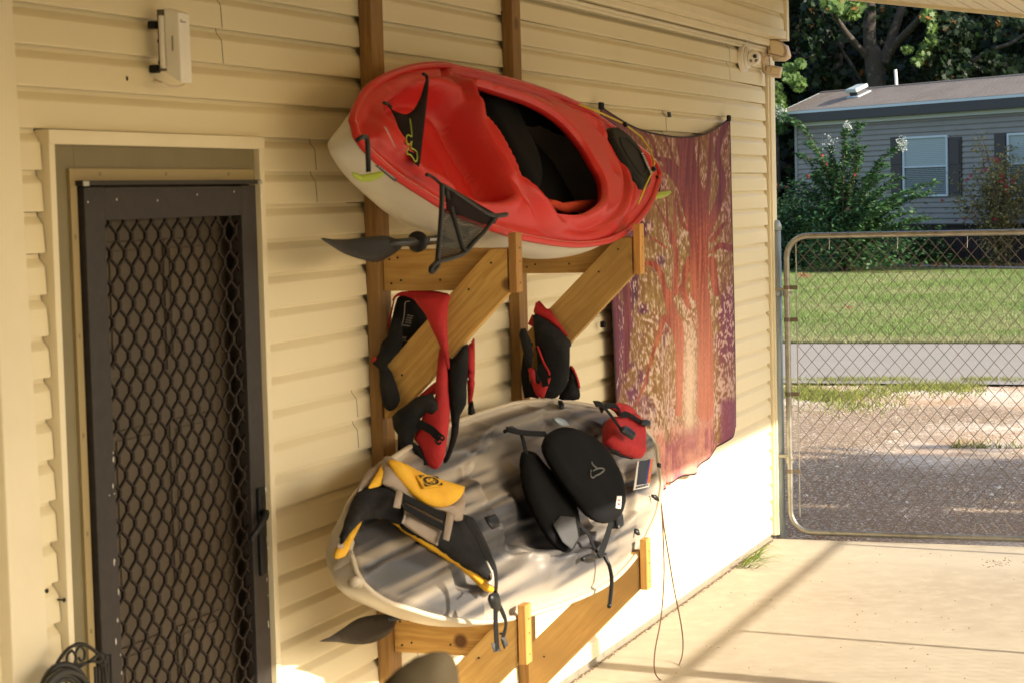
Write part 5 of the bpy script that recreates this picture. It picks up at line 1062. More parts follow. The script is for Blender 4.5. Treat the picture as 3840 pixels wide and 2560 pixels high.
r[:70] = rg.uniform(.016, .030, 70); pal = np.array([(.62,.55,.46),(.50,.42,.33),(.34,.20,.12),(.20,.14,.10),(.70,.66,.60)]); C = pal[rg.choice(5, n, p=[.26,.30,.22,.12,.10])]*rg.uniform(.7, 1.1, n)[:, None]; C *= [1., .93, .82]; C[:70] = (.66,.60,.50)
pebbles('pebbles', X, Y, r, C, 'loose shell gravel and pebbles beyond the gate')
# leaf litter
def litter(name, X, Y, Z, sz, cols, label, up=.4):
    n = len(X); base = np.array([(0,-1),(.45,-.55),(1,-.3),(.6,.2),(.5,.8),(0,.5),(-.5,.8),(-.6,.2),(-1,-.3),(-.45,-.55)])
    N3 = rg.normal(size=(n, 3)); N3[:, 2] = np.abs(N3[:, 2])+up; N3 /= np.linalg.norm(N3, axis=1)[:, None]; t = np.cross(N3, rg.normal(size=(n, 3))); t /= np.linalg.norm(t, axis=1)[:, None]; bb = np.cross(N3, t)
    s = (sz*rg.uniform(.6, 1.3, n))[:, None]; V = np.stack([np.c_[X, Y, Z]+t*s*p[0]+bb*s*p[1] for p in base], 1).reshape(-1, 3)
    return V, np.arange(10*n).reshape(n, 10), np.repeat(cols, 10, 0)
m_leafc = M('leaf', (.1,.2,.05), .5, attr=True, trans=.38, spec=.35)
n = 900; q = np.array([PX(v, -.02) for v in c6(np.c_[rg.uniform(650, 2352, n), rg.normal(257, 9, n)])]); pal = np.array([(.25,.12,.05),(.34,.2,.09),(.15,.08,.04),(.42,.24,.10)])
V, F, C = litter('x', q[:, 0], q[:, 1], np.full(n, .005), .05, pal[rg.choice(4, n)], ''); tag(np_mesh('leaf_litter', V, F, m_leafc, None, False, C), 'dry brown leaf litter in the bed in front of the grey house', 'litter', kind='stuff')
m_dry = M('dry_leaf', (.42,.22,.11), .7, trans=.2)
for v, nm in ((c6([(860, 348)])[0], 'large curled dry leaf lying on the lawn beside the bush'), (c6([(1163, 560)])[0], 'small dry orange leaf in the middle of the lawn')):
    p = PX(v, .03); mb = MB(); k = .16 if 'large' in nm else .07
    for a in range(4): 
        an_ = a*1.4; mb.add([p, p+np.array([0, -k*math.cos(an_), k*.7*abs(math.sin(an_))+.02]), p+np.array([k*.2, -k*math.cos(an_+.6)*.8, k*.75]), p+np.array([k*.1, k*.1, k*.2])], [(0, 1, 2, 3)])
    tag(mb.build('dry_leaf', m_dry, None), nm, 'leaf')
# ------------------------------------------------------------------ grey manufactured house
HA = math.radians(50); hu = np.array([math.cos(HA), math.sin(HA), 0]); HO = np.array([56.1, 4.85, 0])
HF = Frame(HO, -hu, (0, 0, 1)); hn = HF.n
house = thing('grey_house', HO, 'grey vinyl-sided manufactured house with a brown shingle roof across the road', 'house')
gV = lambda pts: [tuple(HF.un(p)) for p in pts]
(aL, _), (_, zEave) = gV(c5([(808, 1100)]))[0], gV(c5([(1500, 800)]))[0]
zTop = gV(c5([(2343, 775)]))[0][1]; zSk = gV(c5([(1900, 1512)]))[0][1]; aR = aL+14.5; DEP = 4.6
zTopL = gV(c5([(830, 838)]))[0][1]; zTop = (zTop+zTopL)/2
m_gs = M('grey_vinyl', (.235,.215,.195), .5, noise=(2, (.205,.19,.17), .4, .7)); m_gw = M('pale_blue_trim', (.55,.63,.68), .5); m_skirt = M('brown_skirting', (.035,.020,.018), .8, noise=(5, (.05,.03,.025), .4, .7))
m_shut = M('plum_shutter', (.022,.016,.022), .5); m_fas = M('dark_fascia', (.022,.020,.028), .5)
def hb(name, a0, a1, z0, z1, h0, h1, mat, parent=house, bevel=0.):
    mb = MB(); p = lambda a, z, h: HF.P(a, z, h)
    mb.add([p(a0,z0,h0), p(a1,z0,h0), p(a1,z0,h1), p(a0,z0,h1), p(a0,z1,h0), p(a1,z1,h0), p(a1,z1,h1), p(a0,z1,h1)], [(3,2,1,0),(4,5,6,7),(0,1,5,4),(1,2,6,5),(2,3,7,6),(3,0,4,7)])
    return mb.build(name, mat, parent, bevel=bevel)
hb('house_core', aL+.03, aR, .02, zTop, -DEP, -.05, m_gs)
SC = .145; nc = int((zTop-zSk)/SC)
for i in range(nc+1):
    z0 = zSk+i*SC; z1 = min(z0+SC, zTop-.01)
    if z1-z0 < .02: break
    mb = MB(); p = lambda a, z, h: HF.P(a, z, h)
    for a0, a1 in ((aL+.02, aR),):
        mb.add([p(a0,z0,-.05), p(a1,z0,-.05), p(a1,z0,.024), p(a0,z0,.024), p(a0,z0+.02,.022), p(a1,z0+.02,.022), p(a0,z1-.05,.008), p(a1,z1-.05,.008), p(a0,z1,-.012), p(a1,z1,-.012)], [(0,1,2,3),(3,2,5,4),(4,5,7,6),(6,7,9,8)])
    mb.build('siding_course', m_gs, house)
for i in range(96):
    a0 = aL+i*.15
    if a0 > aR: break
    hb('skirting_panel', a0, a0+.144, -.05, zSk-.03, -.10, -.03-.012*(i % 2), m_skirt)
hb('skirt_rail', aL, aR, zSk-.05, zSk, -.1, .03, m_skirt)
hb('corner_trim', aL-.05, aL+.06, zSk-.02, zTop, -.05, .035, M('grey_trim', (.24,.25,.25), .5))
hb('frieze_board', aL-.02, aR, zTop-.01, zTop+.10, -.05, .04, m_gw)
hb('eave_soffit', aL-.32, aR, zTop+.10, zTop+.115, -.05, .33, m_fas)
zf1 = zTop+.115; zf2 = zf1+.24
hb('fascia', aL-.32, aR, zf1, zf2, .30, .335, m_fas); hb('fascia', aL-.32, aR, zf2, zf2+.085, .29, .35, m_gw)
# roof: eave at h=.35, ridge at h=-RD
RD = 1.2; zR = 4.86; zE = zf2+.075; rows = 22
m_sh = M('brown_shingle', (.25,.20,.165), .9, noise=[(1.2, (.20,.155,.125), .4, .65), (16, (.33,.27,.22), .5, .75)], bump=(60, .5, .004))
rL = Frame(HF.P(0, 0, -RD), HF.e1, HF.e2).un(c10([(115, 985)])[0])[0]; rise = zR-zE; run = RD+.35
for i in range(rows):
    f0, f1 = i/rows, (i+1.12)/rows; h0 = .35-run*f0; h1 = .35-run*min(f1, 1); z0 = zE+rise*f0; z1 = zE+rise*min(f1, 1)
    mb = MB(); p = HF.P; aa = aL-.36; o_ = .008
    tabs = [aa]; r5 = random.Random(i)
    x = aa+(i % 3)*.11
    vs_ = [p(aa, z0+o_, h0), p(aR, z0+o_, h0), p(aR, z1+.004, h1), p(aa, z1+.004, h1), p(aa, z0-.004, h0+.002), p(aR, z0-.004, h0+.002)]
    mb.add(vs_, [(0, 1, 2, 3), (4, 5, 1, 0)]); mb.build('shingle_course', m_sh, house)
# tabs: narrow dark joints between shingles, joined
mb = MB()
for i in range(rows):
    f0, f1 = i/rows, (i+1)/rows; h0 = .352-run*f0; h1 = .352-run*f1; z0 = zE+rise*f0+.0105; z1 = zE+rise*f1+.006; x = aL-.36+(i % 3)*.11
    while x < aL+9: mb.add([HF.P(x, z0, h0), HF.P(x+.012, z0, h0), HF.P(x+.012, z1, h1), HF.P(x, z1, h1)], [(0, 1, 2, 3)]); x += .33
tag(mb.build('shingle_joint', M('joint_dark', (.09,.066,.052), .9), house), kind='stuff')
mb = MB(); pr = HF.P
mb.add([pr(aL-.36, zR, -RD), pr(aR, zR, -RD), pr(aR, zE-.02, -DEP-.35), pr(aL-.36, zE-.02, -DEP-.35)], [(0, 1, 2, 3)]); mb.build('rear_roof_slope', m_sh, house)
mb = MB(); mb.add([pr(aL, zTop, -.02), pr(aL, zTop, -DEP), pr(aL, zR-.1, -RD)], [(0, 1, 2)]); mb.build('gable', m_gs, house)
mb = MB(); mb.prism([pr(aL-.37, zE-.07, .35), pr(aL-.37, zE+.012, .35), pr(aL-.37, zR+.012, -RD), pr(aL-.37, zR-.08, -RD)], tuple(-HF.e1*.02*-1)); mb.build('rake_board', m_gw, house)
mb = MB(); mb.tube([pr(aL-.36, zR+.0, -RD), pr(aR, zR+.0, -RD)], .035, 6); mb.build('ridge_cap', m_sh, house)
# roof vent and pipe
def roofpt(V):
    # intersect with front slope
    r = ray(V); O = HF.P(0, zE, .35); d1 = HF.e1; d2 = HF.P(0, zR, -RD)-O; nrm = np.cross(d1, d2); P = CAM+r*(((O-CAM)@nrm)/(r@nrm)); return P
vp_ = roofpt(c10([(530, 1050)])[0]); s2 = (HF.P(0, zR, -RD)-HF.P(0, zE, .35)); s2 /= np.linalg.norm(s2); nv = np.cross(HF.e1, s2); nv *= np.sign(nv[2])
m_vent = M('vent_pale', (.45,.50,.48), .5)
mb = MB(); mb.obox(vp_+nv*.02, HF.e1*.27, s2*.25, nv*.015); f_ = mb.build('vent_flashing', m_gw, house)
mb = MB(); mb.obox(vp_+nv*.10, HF.e1*.17, s2*.17, nv*.07); mb.build('vent_throat', m_fas, house)
mb = MB(); mb.obox(vp_+nv*.20, HF.e1*.24, s2*.24, nv*.055); mb.build('vent_hood', m_vent, house, bevel=.03)
pp_ = roofpt(c10([(880, 960)])[0]); mb = MB(); mb.tube([HF.P(*[0, 0, 0])*0+pp_+s2*.2-nv*.1, pp_+s2*.2+np.array([0, 0, .42])], .045, 10); mb.build('vent_pipe', M('pipe_white', (.6,.6,.6), .5), house)
# windows with shutters
m_glass = M('blind_glass', (.20,.27,.29), .12, spec=.6); m_blind = M('blind_slat', (.30,.37,.38), .5); m_blind2 = M('screened_slat', (.085,.115,.125), .5)
def win(x0, x1, y0, ym, y1, s0, s1, s2_, s3, shy0, shy1):
    q = lambda x, y: HF.un(c5([(x, y)])[0]); a0, zt = q(x0, (y0)); a1, _ = q(x1, y0); zb = q(x0, y1)[1]; zm = q(x0, ym)[1]
    w_ = hb('window', a0, a1, zb, zt, .0, .035, m_gw); f = .055
    wf = [(a0, a1, zt-f, zt), (a0, a1, zb, zb+f), (a0, a0+f, zb+f, zt-f), (a1-f, a1, zb+f, zt-f), (a0+f, a1-f, zm-.02, zm+.02)]
    for g in wf: hb('frame', g[0], g[1], g[2], g[3], .036, .085, m_gw, w_)
    for z0, z1, mt in ((zm+.02, zt-f, m_blind), (zb+f, zm-.02, m_blind2)):
        k = int((z1-z0)/.048)
        for i in range(k):
            zz = z0+(i+.1)*(z1-z0)/k; hb('blind_slat', a0+f, a1-f, zz, zz+.040, .037, .043, mt, w_)
    for (b0, b1) in ((s0, s1), (s2_, s3)):
        if b0 is None: continue
        c0_, zt2 = q(b0, shy0); c1_, _ = q(b1, shy0); zb2 = q(b0, shy1)[1]
        sh_ = hb('shutter', c0_, c1_, zb2, zt2, .025, .05, m_shut); zmid = (zt2+zb2)/2
        for z0, z1 in ((zb2+.07, zmid-.04), (zmid+.04, zt2-.07)): hb('raised_panel', c0_+.06, c1_-.06, z0, z1, .051, .063, m_shut, sh_, .006)
win(1535, 1838, 929, 1133, 1333, 1448, 1533, 1838, 1924, 930, 1322)
win(2242, 2560, 903, 1110, 1350, 2150, 2238, 2562, 2650, 906, 1325)
# bed and walk
mb = MB(); wf0 = [PX(v, -.01) for v in c6([(660, 262), (2352, 268), (2352, 285), (660, 268)])]
a_ = PX(c6([(1250, 262)])[0], -.005); b_ = PX(c6([(2352, 283)])[0], -.005); dr = (b_-a_)/np.linalg.norm(b_-a_); pn = np.array([dr[1], -dr[0], 0]); pn *= np.sign(pn[0]) 
mb.add([a_-dr*14, b_+dr*14, b_+dr*14+pn*.85, a_-dr*14+pn*.85], [(0, 1, 2, 3)]); tag(mb.build('garden_path', M('path_concrete', (.33,.29,.25), .9, noise=(6, (.27,.24,.2), .4, .7))), kind='structure')
n = 7000; q = np.array([PX(v, -.01) for v in c6(np.c_[rg.uniform(1150, 2352, n), rg.uniform(232, 252, n)])])
blades('bed_weeds', q[:, 0], q[:, 1], q[:, 2], .13, .02, lambda n, X, Y: np.array([.10,.17,.03])*rg.uniform(.5, 1.3, n)[:, None], m_blade_g, .8, 'low green ground cover along the foot of the grey house')
# ------------------------------------------------------------------ plants
m_bark = M('grey_bark', (.055,.045,.034), .95, noise=[(6, (.16,.14,.11), .54, .70), (20, (.05,.04,.03), .5, .75)], bump=(30, .8, .02)); m_stem = M('green_stem', (.09,.10,.03), .7); m_twig = M('brown_twig', (.13,.085,.045), .8)
def leafmesh(name, C, N, T, sz, wd_, cols, parent, mat=m_leafc, lobed=False):
    """C centres (n,3); N normals; T directions"""
    n = len(C); N = N/np.linalg.norm(N, axis=1)[:, None]; T = T-N*(T*N).sum(1)[:, None]; T /= np.linalg.norm(T, axis=1)[:, None]+1e-9; B = np.cross(N, T)
    if lobed: base = [(-.1,-.9),(.45,-.55),(1,-.45),(.62,.05),(.95,.55),(.3,.45),(0,1.15),(-.3,.45),(-.95,.55),(-.62,.05),(-1,-.45),(-.45,-.55)]
    else: base = [(0,-1),(wd_,-.25),(wd_*.8,.35),(0,1),(-wd_*.8,.35),(-wd_,-.25)]
    s = sz[:, None]; k = len(base); dro = -.18
    V = np.stack([C+B*s*p[0]+T*s*p[1]+N*s*(dro*abs(p[0])**2+.12*dro*p[1]) for p in base], 1).reshape(-1, 3)
    return np_mesh(name, V, np.arange(k*n).reshape(n, k), mat, None, False, np.repeat(cols, k, 0))
def attach(o, root): o.parent = root; o.matrix_parent_inverse = Matrix.Translation(-Vector(root.location)); return o
def bez(p0, p1, p2, n=12): t = np.linspace(0, 1, n)[:, None]; return (1-t)**2*p0+2*t*(1-t)*p1+t*t*p2
# crape myrtle: arching leafy sprays with white flower heads
cmb = PX(c6([(1140, 295)])[0], 0); CMF = Frame(cmb, -hu, (0, 0, 1))
cm = thing('crape_myrtle', cmb, 'large crape myrtle bush with long arching sprays and white flower heads before the grey house', 'shrub')
tips = c5([(775, 775), (1300, 830), (1545, 985), (1650, 1295), (1085, 985), (1160, 865), (810, 965), (870, 1030), (1270, 990), (1410, 1110), (1500, 1180), (900, 1130), (960, 1080), (1200, 1080), (1330, 1200), (1450, 1330), (850, 1230), (790, 1290), (1560, 1370), (1010, 1150)])
L_C, L_N, L_T, L_S = [], [], [], []; bl = []; stems = MB(); rc2 = random.Random(2)
for i, tv in enumerate(tips+[None]*34):
    if tv is not None: a, z = CMF.un(tv); h = rc2.uniform(-.4, .5) if i > 5 else rc2.uniform(0, .4)
    else: a = rc2.uniform(-2.2, 2.9); z = rc2.uniform(.9, 3.4-.28*abs(a)*1.6); h = rc2.uniform(-1, .9)
    p0 = cmb+CMF.e1*rc2.uniform(-.2, .2)+CMF.n*rc2.uniform(-.15, .15); p2 = CMF.P(a, z, h); mid = (p0+p2)/2+np.array([0, 0, z*.42])-CMF.e1*a*.22
    Pp = bez(p0, mid, p2, 16); stems.tube(list(Pp), list(np.linspace(.022, .005, 16)), 5)
    seglen = np.linalg.norm(p2-p0); k = int(seglen*26)
    for j in range(k):
        f = .28+.72*j/k; q = Pp[min(15, int(f*15))]*(1-(f*15 % 1))+Pp[min(15, int(f*15)+1)]*(f*15 % 1); tdir = Pp[min(15, int(f*15)+1)]-Pp[max(0, int(f*15)-1)]; tdir /= np.linalg.norm(tdir)+1e-9
        for sgn in (-1, 1):
            side = np.cross(tdir, [rc2.gauss(0, .4), rc2.gauss(0, .4), 1]); side /= np.linalg.norm(side)+1e-9; side *= sgn
            c = q+side*.075+np.array([rc2.gauss(0, .02) for _ in range(3)]); L_C.append(c); L_T.append(side+tdir*.5+np.array([0, 0, -.25])); L_N.append(np.array([0, 0, 1])+np.array([rc2.gauss(0, .45) for _ in range(3)])); L_S.append(rc2.uniform(.055, .09))
    if i in (0, 2, 4, 5, 1, 6): bl.append((p2, [.20, 0, .17, 0, .26, .12, 0][i] if i < 7 else 0))
nleaf = 3800
for _ in range(nleaf):          # filler foliage inside the bush
    a = rc2.gauss(.25, 1.0); z = abs(rc2.gauss(.6, .75))+.1; h = rc2.gauss(0, .7)
    if z > 2.5-.45*abs(a-.2): continue
    L_C.append(CMF.P(a, z, h)); L_T.append(np.array([rc2.gauss(0, 1), rc2.gauss(0, 1), -.5])); L_N.append(np.array([rc2.gauss(0, .6), rc2.gauss(0, .6), 1])); L_S.append(rc2.uniform(.05, .085))
L_C = np.array(L_C); cols = np.array([.05,.115,.040])*rg.uniform(.6, 1.6, len(L_C))[:, None]
attach(stems.build('stems', m_twig, None, True), cm); attach(leafmesh('leaves', L_C, np.array(L_N), np.array(L_T), np.array(L_S), .42, cols, cm), cm)
def flowers(name, centres, rad, nper, sz, col, root, mat=None):
    C = []
    for c, r_ in zip(centres, rad):
        for _ in range(nper): d = rg.normal(size=3); d /= np.linalg.norm(d); C.append(np.array(c)+d*r_*rg.random()**.5*np.array([1, 1, 1.25]))
    C = np.array(C); n = len(C); cols = np.array(col)*rg.uniform(.7, 1.15, n)[:, None]
    return attach(leafmesh(name, C, rg.normal(size=(n, 3)), rg.normal(size=(n, 3)), np.full(n, sz), .7, cols, root), root)
for c, r_ in bl:
    if r_: tag(flowers('flower_head', [c+np.array([0, 0, .03])], [r_], 120, .024, (.50,.54,.50), cm), kind='stuff')
# more plants: dark understory bush at left, small green bush in sun, rose bush
def bush(name, base, W_, H_, n, leafs, col, label, cat='shrub', stemn=14, dep=.8, sz=(.04,.07), spiky=0., red=None, open_=0.):
    t = thing(name, base, label, cat); F_ = Frame(base, -hu, (0, 0, 1)); sm = MB(); C = []; T = []
    r = random.Random(len(label)); ends = []
    for i in range(stemn):
        a = r.uniform(-1, 1)*W_; z = H_*(1-.45*(abs(a)/W_)**2)*r.uniform(.55, 1.05); p2 = F_.P(a, z, r.uniform(-dep, dep)); p0 = np.array(base)+F_.e1*r.uniform(-.15, .15)*W_
        Pp = bez(p0, (p0+p2)/2+np.array([0, 0, z*.25])-F_.e1*a*.15, p2, 10); sm.tube(list(Pp), list(np.linspace(.016, .004, 10)), 5); ends.append((p2, Pp))
    for _ in range(n):
        p2, Pp = r.choice(ends); f = r.random()**.6; q = Pp[int(f*9)]; sprd = .10+.22*(1-open_)*(1-f*.5)
        C.append(q+np.array([r.gauss(0, sprd), r.gauss(0, sprd), r.gauss(0, sprd)])); T.append([r.gauss(0, 1), r.gauss(0, 1), r.gauss(-.2, .7)])
    C = np.array(C); C[:, 2] = np.maximum(C[:, 2], .03); n = len(C); cols = np.array(col)*rg.uniform(.55, 1.6, n)[:, None]
    NN = rg.normal(size=(n, 3))*.6+[0, 0, 1]
    attach(sm.build('stems', m_twig, None, True), t); attach(leafmesh('leaves', C, NN, np.array(T), rg.uniform(*sz, n), leafs, cols, t), t)
    return t, ends, F_
bush('dark_bush', PX(c6([(820, 285)])[0], 0)+hu*.6, 1.5, 2.1, 6500, .5, (.035,.075,.028), 'dark green bush at the left end of the grey house behind the crape myrtle')
bush('sunlit_bush', PX(c6([(730, 262)])[0], 0)-hu*.1, .9, 1.55, 3800, .5, (.10,.19,.04), 'bright green sunlit bush beside the cream house corner')
rbp = PX(c6([(2190, 262)])[0], 0)
rb, ends, RF = bush('rose_bush', rbp, 1.55, 3.35, 4200, .55, (.27,.235,.09), 'tall twiggy rose bush dotted with pink flowers, right of the first window', stemn=46, sz=(.035,.06), open_=.75)  # leaf colour brightened in place of warm sunlight
fl_c = [RF.P(*RF.un(v), .3) for v in c5([(2160,1080),(2200,1075),(2225,1085),(2115,1145),(2145,1150),(2045,1185),(2255,1190),(2245,1225),(2265,1220),(2285,1265),(2020,1215),(1950,1350),(1850,1355),(2025,1410),(2070,1450),(2005,1475),(2200,1485),(2330,1225),(2280,1290),(1945,1490)])]
tag(flowers('rose_blooms', fl_c, [.055]*len(fl_c), 12, .026, (.58,.06,.10), rb), kind='stuff')
fl_c = [CMF.P(*CMF.un(v), .9) for v in c5([(1390,1180),(1205,1105),(1175,1050),(1093,1062),(868,1250),(928,1262),(1350,1405),(705,1312),(1080,1190)])]
rb2 = thing('pink_rose', fl_c[0], 'scattered pink roses growing through the crape myrtle', 'flower'); tag(flowers('rose_blooms', fl_c, [.04]*len(fl_c), 9, .022, (.50,.06,.09), rb2), kind='stuff')
bush('low_bush', PX(c6([(1650, 246)])[0], 0), 1.1, .6, 1400, .5, (.06,.11,.03), 'low straggly bush against the dark skirting', stemn=10, dep=.3)
# ------------------------------------------------------------------ trees
dist = 69.; vc = ray((2060, 300)); vc = vc/np.linalg.norm(vc); TO = CAM+vc*dist; vh = np.array([vc[0], vc[1], 0]); vh /= np.linalg.norm(vh)
TF = Frame(TO, np.array([-vh[1], vh[0], 0])*-1, (0, 0, 1)); Tn = TF.n
sy_ = thing('sycamore_tree', (TO[0], TO[1], 0), 'big sycamore with a forked mottled trunk rising behind the grey house', 'tree')
def limb(pts, rad, name='limb', h=None, root=sy_):
    hs = h or [0]*len(pts); P3 = [TF.P(*TF.un(v), hh) for v, hh in zip(c10(pts), hs)]; P3 = spline(np.array([[*p, r_] for p, r_ in zip(P3, rad)]), 5, False)
    mb = MB(); mb.tube([q[:3]+np.array([mnoise.noise(Vector(q[:3]*.8)), 0, 0])*.08 for q in P3], [max(q[3], .01) for q in P3], 12); return attach(mb.build(name, m_bark, None, True), root)
u_ = 69/7900/2.94   # metres per crop pixel
limb([(730,1500),(730,1200),(728,930),(715,760),(690,600),(668,520)], [130*u_]*2+[105*u_,108*u_,100*u_,70*u_], 'trunk')
limb([(670,640),(655,480),(650,300),(655,120),(640,-150),(600,-500)], [75*u_,72*u_,68*u_,62*u_,50*u_,30*u_])
limb([(790,700),(850,560),(900,400),(950,250),(1010,80),(1080,-200)], [80*u_,62*u_,55*u_,48*u_,40*u_,22*u_])
limb([(850,600),(960,470),(1080,360),(1180,260),(1260,130),(1330,-50)], [48*u_,42*u_,40*u_,34*u_,26*u_,16*u_], h=[0,.3,.8,1.2,1.6,2])
limb([(640,640),(560,560),(470,460),(390,370),(320,270),(250,170),(180,-40)], [50*u_,34*u_,32*u_,30*u_,26*u_,24*u_,16*u_], h=[0,.3,.6,.9,1.2,1.5,2])
limb([(580,1000),(540,900),(460,730),(370,590),(300,480),(180,450)], [30*u_,26*u_,22*u_,18*u_,13*u_,7*u_], h=[-1]*6)
limb([(1640,790),(1780,680),(1890,590),(2050,500),(2250,430),(2400,330)], [18*u_,22*u_,24*u_,22*u_,20*u_,16*u_], h=[-2]*6)
limb([(1950,560),(1870,600),(1800,640),(1700,635)], [10*u_,12*u_,14*u_,6*u_], 'limb', h=[-1.5]*4)
limb([(1270,40),(1320,200),(1330,380),(1290,480),(1240,520)], [8*u_,6*u_,5*u_,4*u_,3*u_], 'branch', h=[3]*5)
def cluster(specs, n, szr, col, name, root, h0, hs):
    C = []
    for (cx, cy2, rx, ry, w_) in specs:
        k = int(n*w_); 
        for _ in range(k):
            a = rg.uniform(0, 6.28); rr_ = rg.random()**.6; v = c10([(cx+rx*rr_*math.cos(a), cy2+ry*rr_*math.sin(a))])[0]; h = h0+rg.normal()*hs; C.append(TF.P(*TF.un(v, h), h))
    C = np.array(C); n = len(C); cols = np.array(col)*rg.uniform(.6, 1.45, n)[:, None]; br_ = rg.random(n) < .02; cols[br_] = (.30,.12,.03)
    NN = rg.normal(size=(n, 3))*.75+np.array([-.3, -.6, .5]); TT = rg.normal(size=(n, 3))*.6+np.array([0, 0, -1.])
    return attach(leafmesh(name, C, NN, TT, rg.uniform(*szr, n), .6, cols, root, lobed=True), root)
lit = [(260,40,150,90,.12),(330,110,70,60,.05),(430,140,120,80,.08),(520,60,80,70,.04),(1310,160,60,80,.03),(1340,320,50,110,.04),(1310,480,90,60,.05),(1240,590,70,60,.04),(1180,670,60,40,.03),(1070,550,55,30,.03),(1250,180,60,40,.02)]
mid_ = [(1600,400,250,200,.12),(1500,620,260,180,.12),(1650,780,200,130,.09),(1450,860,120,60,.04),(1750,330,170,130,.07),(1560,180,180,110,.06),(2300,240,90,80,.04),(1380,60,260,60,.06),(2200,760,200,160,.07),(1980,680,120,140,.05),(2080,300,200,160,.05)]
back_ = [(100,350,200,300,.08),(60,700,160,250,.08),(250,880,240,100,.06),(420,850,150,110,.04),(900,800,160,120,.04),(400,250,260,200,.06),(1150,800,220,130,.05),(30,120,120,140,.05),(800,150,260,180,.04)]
cluster(lit, 1900, (.08,.13), (.10,.165,.04), 'foliage', sy_, 2.5, .7)  # bright leaf colour paints sunlit clumps; the two below are darkened as shade
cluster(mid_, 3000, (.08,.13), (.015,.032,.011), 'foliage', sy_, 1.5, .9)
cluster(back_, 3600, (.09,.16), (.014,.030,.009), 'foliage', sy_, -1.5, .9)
# left sprays next to the cream house corner
sp_ = thing('maple_sapling', TF.P(*TF.un(c5([(690, 900)])[0], 6), 6)*[1, 1, 0], 'sunlit leafy sapling seen beside the cream house corner', 'tree')
def cl5(specs, n, szr, col, h0, hs, root):
    C = []
    for (cx, cy2, rx, ry, w_) in specs:
        for _ in range(int(n*w_)):
            a = rg.uniform(0, 6.28); rr_ = rg.random()**.6; v = c5([(cx+rx*rr_*math.cos(a), cy2+ry*rr_*math.sin(a))])[0]; h = h0+rg.normal()*hs; C.append(TF.P(*TF.un(v, h), h))
    C = np.array(C); n = len(C); cols = np.array(col)*rg.uniform(.6, 1.4, n)[:, None]
    return attach(leafmesh('foliage', C, rg.normal(size=(n, 3))*.7+[-.3, -.5, .6], rg.normal(size=(n, 3))*.6+[0, 0, -1.], rg.uniform(*szr, n), .6, cols, root, lobed=True), root)
cl5([(665,600,40,40,.1),(680,680,50,60,.14),(700,740,45,40,.1),(830,430,35,30,.05),(820,570,50,50,.06),(760,500,60,70,.05),(690,820,60,80,.1)], 2600, (.06,.10), (.085,.15,.035), 6, .6, sp_)
mb = MB(); mb.tube([TF.P(*TF.un(v, 6), 6) for v in c5([(690,1300),(680,1000),(660,760),(690,640),(715,575)])], [.06,.05,.035,.02,.01], 6); attach(mb.build('trunk', m_bark, None, True), sp_)
# the dark wood behind: leaves in depth before a bumpy mass of canopy
n = 30000; ax = rg.uniform(-11, 11, n); az = rg.uniform(-1, 13.5, n); hh = -rg.uniform(4, 16, n)
C = TF.O*[1, 1, 0]+ax[:, None]*TF.e1+az[:, None]*TF.e2+hh[:, None]*TF.n
dens = np.array([mnoise.noise(Vector((a*.45, b*.45, c*.2))) for a, b, c in zip(ax, az, hh)]); C = C[dens > -.12]; n = len(C)
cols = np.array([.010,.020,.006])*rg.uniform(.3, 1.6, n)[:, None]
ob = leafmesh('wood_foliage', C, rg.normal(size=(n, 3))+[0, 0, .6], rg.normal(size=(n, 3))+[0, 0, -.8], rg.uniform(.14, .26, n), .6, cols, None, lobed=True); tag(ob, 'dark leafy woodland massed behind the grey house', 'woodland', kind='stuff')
rw2 = random.Random(8)
for k in range(7):
    b0 = TF.O*[1, 1, 0]+TF.e1*rw2.uniform(-9, 9)-TF.n*rw2.uniform(4, 12); t = thing('woodland_tree', b0, ['thin', 'straight', 'crooked', 'dark', 'leaning', 'slim', 'grey'][k]+' trunk in the dark wood behind the grey house', 'tree', 'trunks in the dark wood'); mb = MB(); p = [b0+np.array([rw2.gauss(0, .3), rw2.gauss(0, .3), 0])*(j > 0)+np.array([0, 0, 3.4*j]) for j in range(5)]; mb.tube(list(spline(np.array(p), 4, False)), list(np.linspace(.22, .1, 17)), 8); attach(mb.build('trunk', m_bark, None, True), t)
NX_, NZ_ = 120, 26; Vw = []; Rr = np.array([vh[0], vh[1], 0])
for i in range(NX_):
    a = -60+130*i/(NX_-1)
    for j in range(NZ_):
        z = 17*j/(NZ_-1)-.2; f = mnoise.noise(Vector((a*.25, z*.3, 0)))*2.4+mnoise.noise(Vector((a*.8, z*.9, 4)))*.8
        Vw.append(TF.O*[1, 1, 0]+TF.e1*a+np.array([0, 0, z+ (mnoise.noise(Vector((a*.15, 0, 7)))*3 if j > 20 else 0)])-TF.n*(17-f+ (j/(NZ_-1))**3*5))
Fw = np.array([(i*NZ_+j, (i+1)*NZ_+j, (i+1)*NZ_+j+1, i*NZ_+j+1) for i in range(NX_-1) for j in range(NZ_-1)])
tag(np_mesh('wood_mass', np.array(Vw), Fw, M('dark_foliage_mass', (.004,.007,.003), .95, noise=(3, (.012,.018,.006), .5, .7), bump=(4, 1., .5)), None, True), 'deep shade of the wood closing off the view behind the trees', 'woodland', kind='stuff')
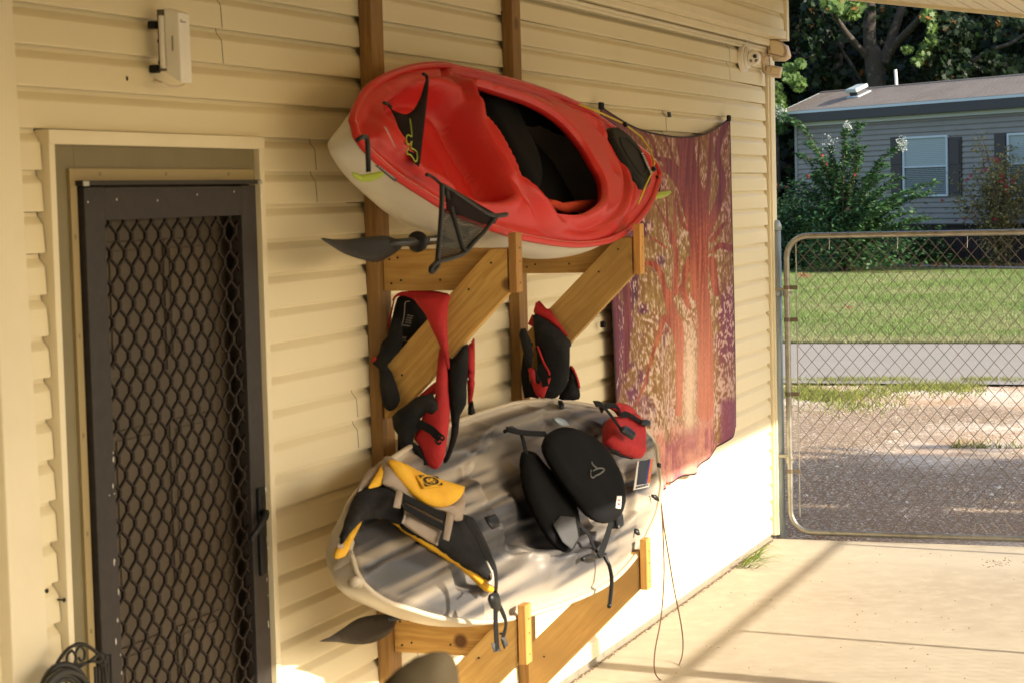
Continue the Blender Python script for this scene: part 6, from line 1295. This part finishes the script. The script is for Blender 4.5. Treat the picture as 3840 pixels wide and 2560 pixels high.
# trees standing outside the frame to the right; they shade the wood, the roof and the ground by the gate
def shade_tree(name, x, y, zc, rx, ry, rz, n, label, sz=(.12,.22), trunk=.25, seed=0):
    t = thing(name, (x, y, 0), label, 'tree'); g = np.random.default_rng(seed); d = g.normal(size=(n, 3)); d /= np.linalg.norm(d, axis=1)[:, None]; d *= (g.random(n)**.33)[:, None]
    C = np.array([x, y, zc])+d*[rx, ry, rz]; k = np.array([mnoise.noise(Vector((c[0]*.7, c[1]*.7, c[2]*.7+seed))) for c in C]) > -.1; C = C[k]; n = len(C)
    cols = np.array([.05,.10,.028])*g.uniform(.6, 1.5, n)[:, None]
    attach(leafmesh('crown', C, g.normal(size=(n, 3))+[0, 0, .8], g.normal(size=(n, 3)), g.uniform(*sz, n), .6, cols, t, lobed=True), t)
    mb = MB(); mb.tube([(x, y, 0), (x+.1, y, zc*.5), (x-.05, y+.1, zc)], [trunk, trunk*.8, trunk*.4], 8); attach(mb.build('trunk', m_bark, None, True), t)
    for q in range(5):
        a = q*1.26; mb = MB(); mb.tube([(x, y, zc*.6), (x+math.cos(a)*rx*.4, y+math.sin(a)*ry*.4, zc), (x+math.cos(a)*rx*.7, y+math.sin(a)*ry*.7, zc+rz*.4)], [trunk*.4, trunk*.25, .03], 6); attach(mb.build('limb', m_bark, None, True), t)
shade_tree('oak_tree', 12.5, -12.5, 6.0, 1.9, 2.0, 1.2, 1500, 'spreading oak outside the frame shading the gravel by the gate', seed=1)
shade_tree('oak_tree', 13.8, -15, 7.2, 1.6, 2.0, .8, 500, 'second oak outside the frame dappling the slab by the gate', seed=2)
for k, (x, y) in enumerate(((72, -16), (68, -26), (80, -20), (76, -34), (71, -6))):
    shade_tree('hardwood_tree', x, y, 10.5, 6.5, 6.5, 7.5, 2600, ['broad', 'tall', 'dense', 'far', 'nearer'][k]+' hardwood tree at the edge of the wood right of the grey house', sz=(.45,.8), trunk=.4, seed=10+k)
shade_tree('pecan_tree', 51, -10, 8.8, 3.6, 3.0, 2.2, 75, 'pecan tree right of the frame throwing soft shade on the grey house roof', sz=(.2,.35), seed=30)
